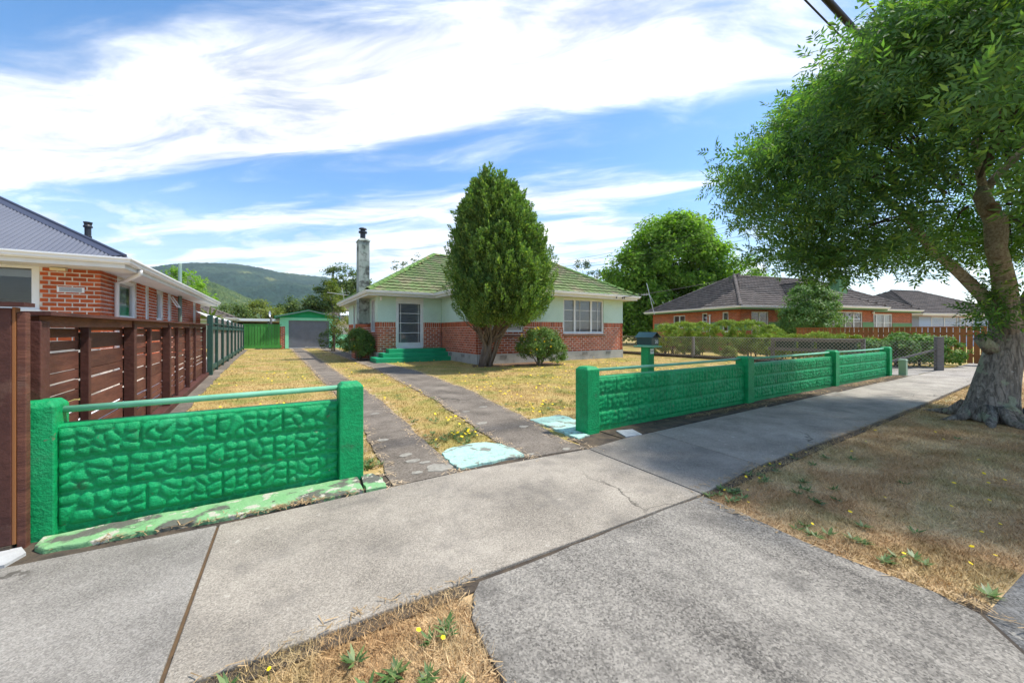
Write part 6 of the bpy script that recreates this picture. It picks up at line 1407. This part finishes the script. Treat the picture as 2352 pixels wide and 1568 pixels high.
lC = np.concatenate([np.array(c)+RNG.normal(size=(k, 2))*s for c, k, s in (((1.75, 4.1), 26, .16), ((1.95, 4.3), 12, .15), ((.72, 3.75), 12, .07), ((1.7, 5.2), 10, .25), ((3.6, 5.0), 10, .3), ((4.4, 4.8), 8, .4), ((1.9, 7), 8, .4), ((-.2, 6.5), 10, .6), ((5, 9), 16, 1.2))])
lC = lC[~inpoly(lC, STRIP_L) & ~inpoly(lC, STRIP_R) & ~inpoly(lC, MINTA) & ~inpoly(lC, MINTB)]
rosettes('lawn_weeds', lC, WEED, 'green weeds in the lawn', .035, .07)
def flowers(name, C, label, r=.013, hs=(.03, .07)):
    n = len(C); d = np.hypot(C[:, 0], C[:, 1]); P = np.stack([C[:, 0], C[:, 1], RNG.uniform(*hs, n)-.02], 1)
    k = 10; V0 = np.array([(0, 0, .25)]+[((1 if i % 2 else .82)*math.cos(i*math.pi/5), (1 if i % 2 else .82)*math.sin(i*math.pi/5), 0) for i in range(k)]); F0 = np.array([(0, 1+i, 1+(i+1) % k) for i in range(k)])
    M = mats_from(P, rand_rot(n, (0, -.15, 1), .18), (r+d*.00045)*RNG.uniform(.75, 1.2, n)); V, F2 = scatter(V0, F0, M); o = np_obj(name, V, F2, YELLOW, kind='stuff', label=label)
    st0 = np.array([(-.002, 0, 0), (.002, 0, 0), (0, 0, 1)]); Ms = np.zeros((n, 4, 4)); Ms[:, 0, 0] = 1; Ms[:, 1, 1] = 1; Ms[:, 2, 2] = P[:, 2]+.025; Ms[:, :2, 3] = C; Ms[:, 2, 3] = -.025; Ms[:, 3, 3] = 1
    V, F2 = scatter(st0, np.array([(0, 1, 2)]), Ms); np_obj('stems', V, F2, WEED, o, kind='stuff')
vf = np.array([(2.95, 1.62), (3.05, 1.5), (2.9, 1.42), (3.35, 1.66), (3.4, 1.58), (3.75, 1.7), (3.9, 1.72), (4.0, 1.68), (4.35, 1.73), (4.5, 1.66), (4.8, 1.75), (2.86, 1.02), (2.9, .62), (3.25, .95), (3.75, .9), (5.0, 1.45), (5.6, 1.5), (6.3, 1.6), (3.4, .45), (3.7, .45), (4.0, .62), (3.9, .4), (3.35, .36), (3.15, .42), (4.4, .5), (4.8, .55), (5.2, .62), (5.1, .5), (4.6, .7), (5.6, .7), (.49, 1.52), (.565, 1.44), (.32, 1.31), (-.03, 1.62), (-.05, 1.55), (.12, 1.36), (6.9, 1.2), (6.4, 1.05)])
flowers('verge_flowers', vf, 'yellow flowers in the verge', .0105)
cand = lawnP[RNG.integers(0, len(lawnP), 2600)]; dn_ = np.hypot(cand[:, 0], cand[:, 1]); wgt = np.clip(vnoise(cand, .9, 12)*.8+.32, .03, 1)*np.where(cand[:, 0] > 2.8, 1.0, .45); cand = cand[RNG.uniform(0, 1, len(cand)) < wgt*.55]
extra = np.concatenate([np.array(c)+RNG.normal(size=(k, 2))*s for c, k, s in (((1.85, 4.15), 11, .17), ((2.1, 4.9), 9, .14), ((3.7, 5.1), 22, .3), ((.1, 5.2), 22, .45), ((-.5, 5.6), 14, .3), ((6.5, 9.), 40, 1.3), ((9, 8.5), 60, 1.6), ((10.5, 10), 40, 1.2), ((1.95, 9), 14, .8), ((.3, 11), 30, 1.2))])
fl_ = np.concatenate([cand, extra]); fl_ = fl_[~inpoly(fl_, STRIP_L) & ~inpoly(fl_, STRIP_R) & ~inpoly(fl_, MINTA) & ~inpoly(fl_, MINTB) & ~inpoly(fl_, HOUSE_FP) & (fl_[:, 1] > 3.8) & (fl_[:, 0] > -1.3)]
flowers('lawn_flowers', fl_, 'yellow flowers scattered over the lawn', .0175, (.04, .08))
# straw and dry leaf litter: along the wall foot, the edges of concrete, the joint
def straw(name, C, label, L0=.03, L1=.12, m=STRAW, z=.0):
    n = len(C); a = RNG.uniform(0, 6.28, n); L_ = RNG.uniform(L0, L1, n); d = np.stack([np.cos(a), np.sin(a), RNG.normal(size=n)*.12], 1)*L_[:, None]; w = np.stack([-np.sin(a), np.cos(a), a*0], 1)*RNG.uniform(.0012, .003, n)[:, None]*(1+np.hypot(C[:, 0], C[:, 1])*.12)[:, None]; c = np.stack([C[:, 0], C[:, 1], z+RNG.uniform(.0, .02, n)], 1)
    V = np.stack([c-d/2-w, c-d/2+w, c+d/2+w*.5, c+d/2-w*.5], 1); V[:, :, 2] = np.maximum(V[:, :, 2], z+.002); np_obj(name, V.reshape(-1, 3), np.arange(n*4).reshape(-1, 4), m, kind='stuff', label=label)
x = RNG.uniform(4.2, 15, 3000); sC = np.stack([x, 3.34-np.abs(RNG.normal(size=len(x)))*.10*np.clip((x-4)/3, .2, 1.2)], 1); sC = sC[RNG.uniform(0, 1, len(sC)) < np.clip(vnoise(sC, 1.7, 3)*.8+.55, .05, 1)]
straw('wall_foot_litter', sC, 'dry straw litter along the foot of the right wall')
x = RNG.uniform(-1.1, .55, 900); sC = np.stack([x, 3.14+.1*np.clip(-x, 0, 1)*.8+RNG.normal(size=len(x))*.018], 1); sC = sC[RNG.uniform(0, 1, len(sC)) < np.clip(vnoise(sC, 4., 3)*.9+.35, .02, 1)]
straw('footing_litter', sC, 'straw caught along the painted footing', .02, .08)
x = RNG.uniform(2.7, 9, 420); sC = np.stack([x, yb(x)+RNG.normal(size=len(x))*.022], 1); y2 = RNG.uniform(.1, 1.7, 240); s2 = np.stack([2.70+RNG.normal(size=240)*.025, y2], 1); x3 = RNG.uniform(-.45, .85, 60); s3 = np.stack([x3, yb(x3)-.015+RNG.normal(size=60)*.02], 1); y4 = RNG.uniform(1.0, 1.72, 50); s4 = np.stack([.68+np.clip(y4-1.45, 0, 1)*.4+RNG.normal(size=50)*.018, y4], 1)
straw('edge_straw', np.concatenate([sC, s2, s3, s4]), 'straw at the ragged edges of the verge', .02, .07, z=-.004)
tst = np.concatenate([np.array(e)[RNG.integers(0, len(e), 9000)]+RNG.normal(size=(9000, 2))*.055 for e in (STRIP_L, STRIP_R)]); straw('strip_edge_straw', tst, 'bleached straw along the wheel strips', .02, .07, BLEACHED, z=-.010)
b = B().prism(wobble(BED, .05, .2, 3), -.06, -.018).build('garden_bed', mat('bark_mulch', (.12, .075, .045), .95, (.20, .12, .07), 14., bump=.8, bscale=30), kind='structure', label='bare brown soil under the cypress and shrub')
print('objects', len(bpy.data.objects))
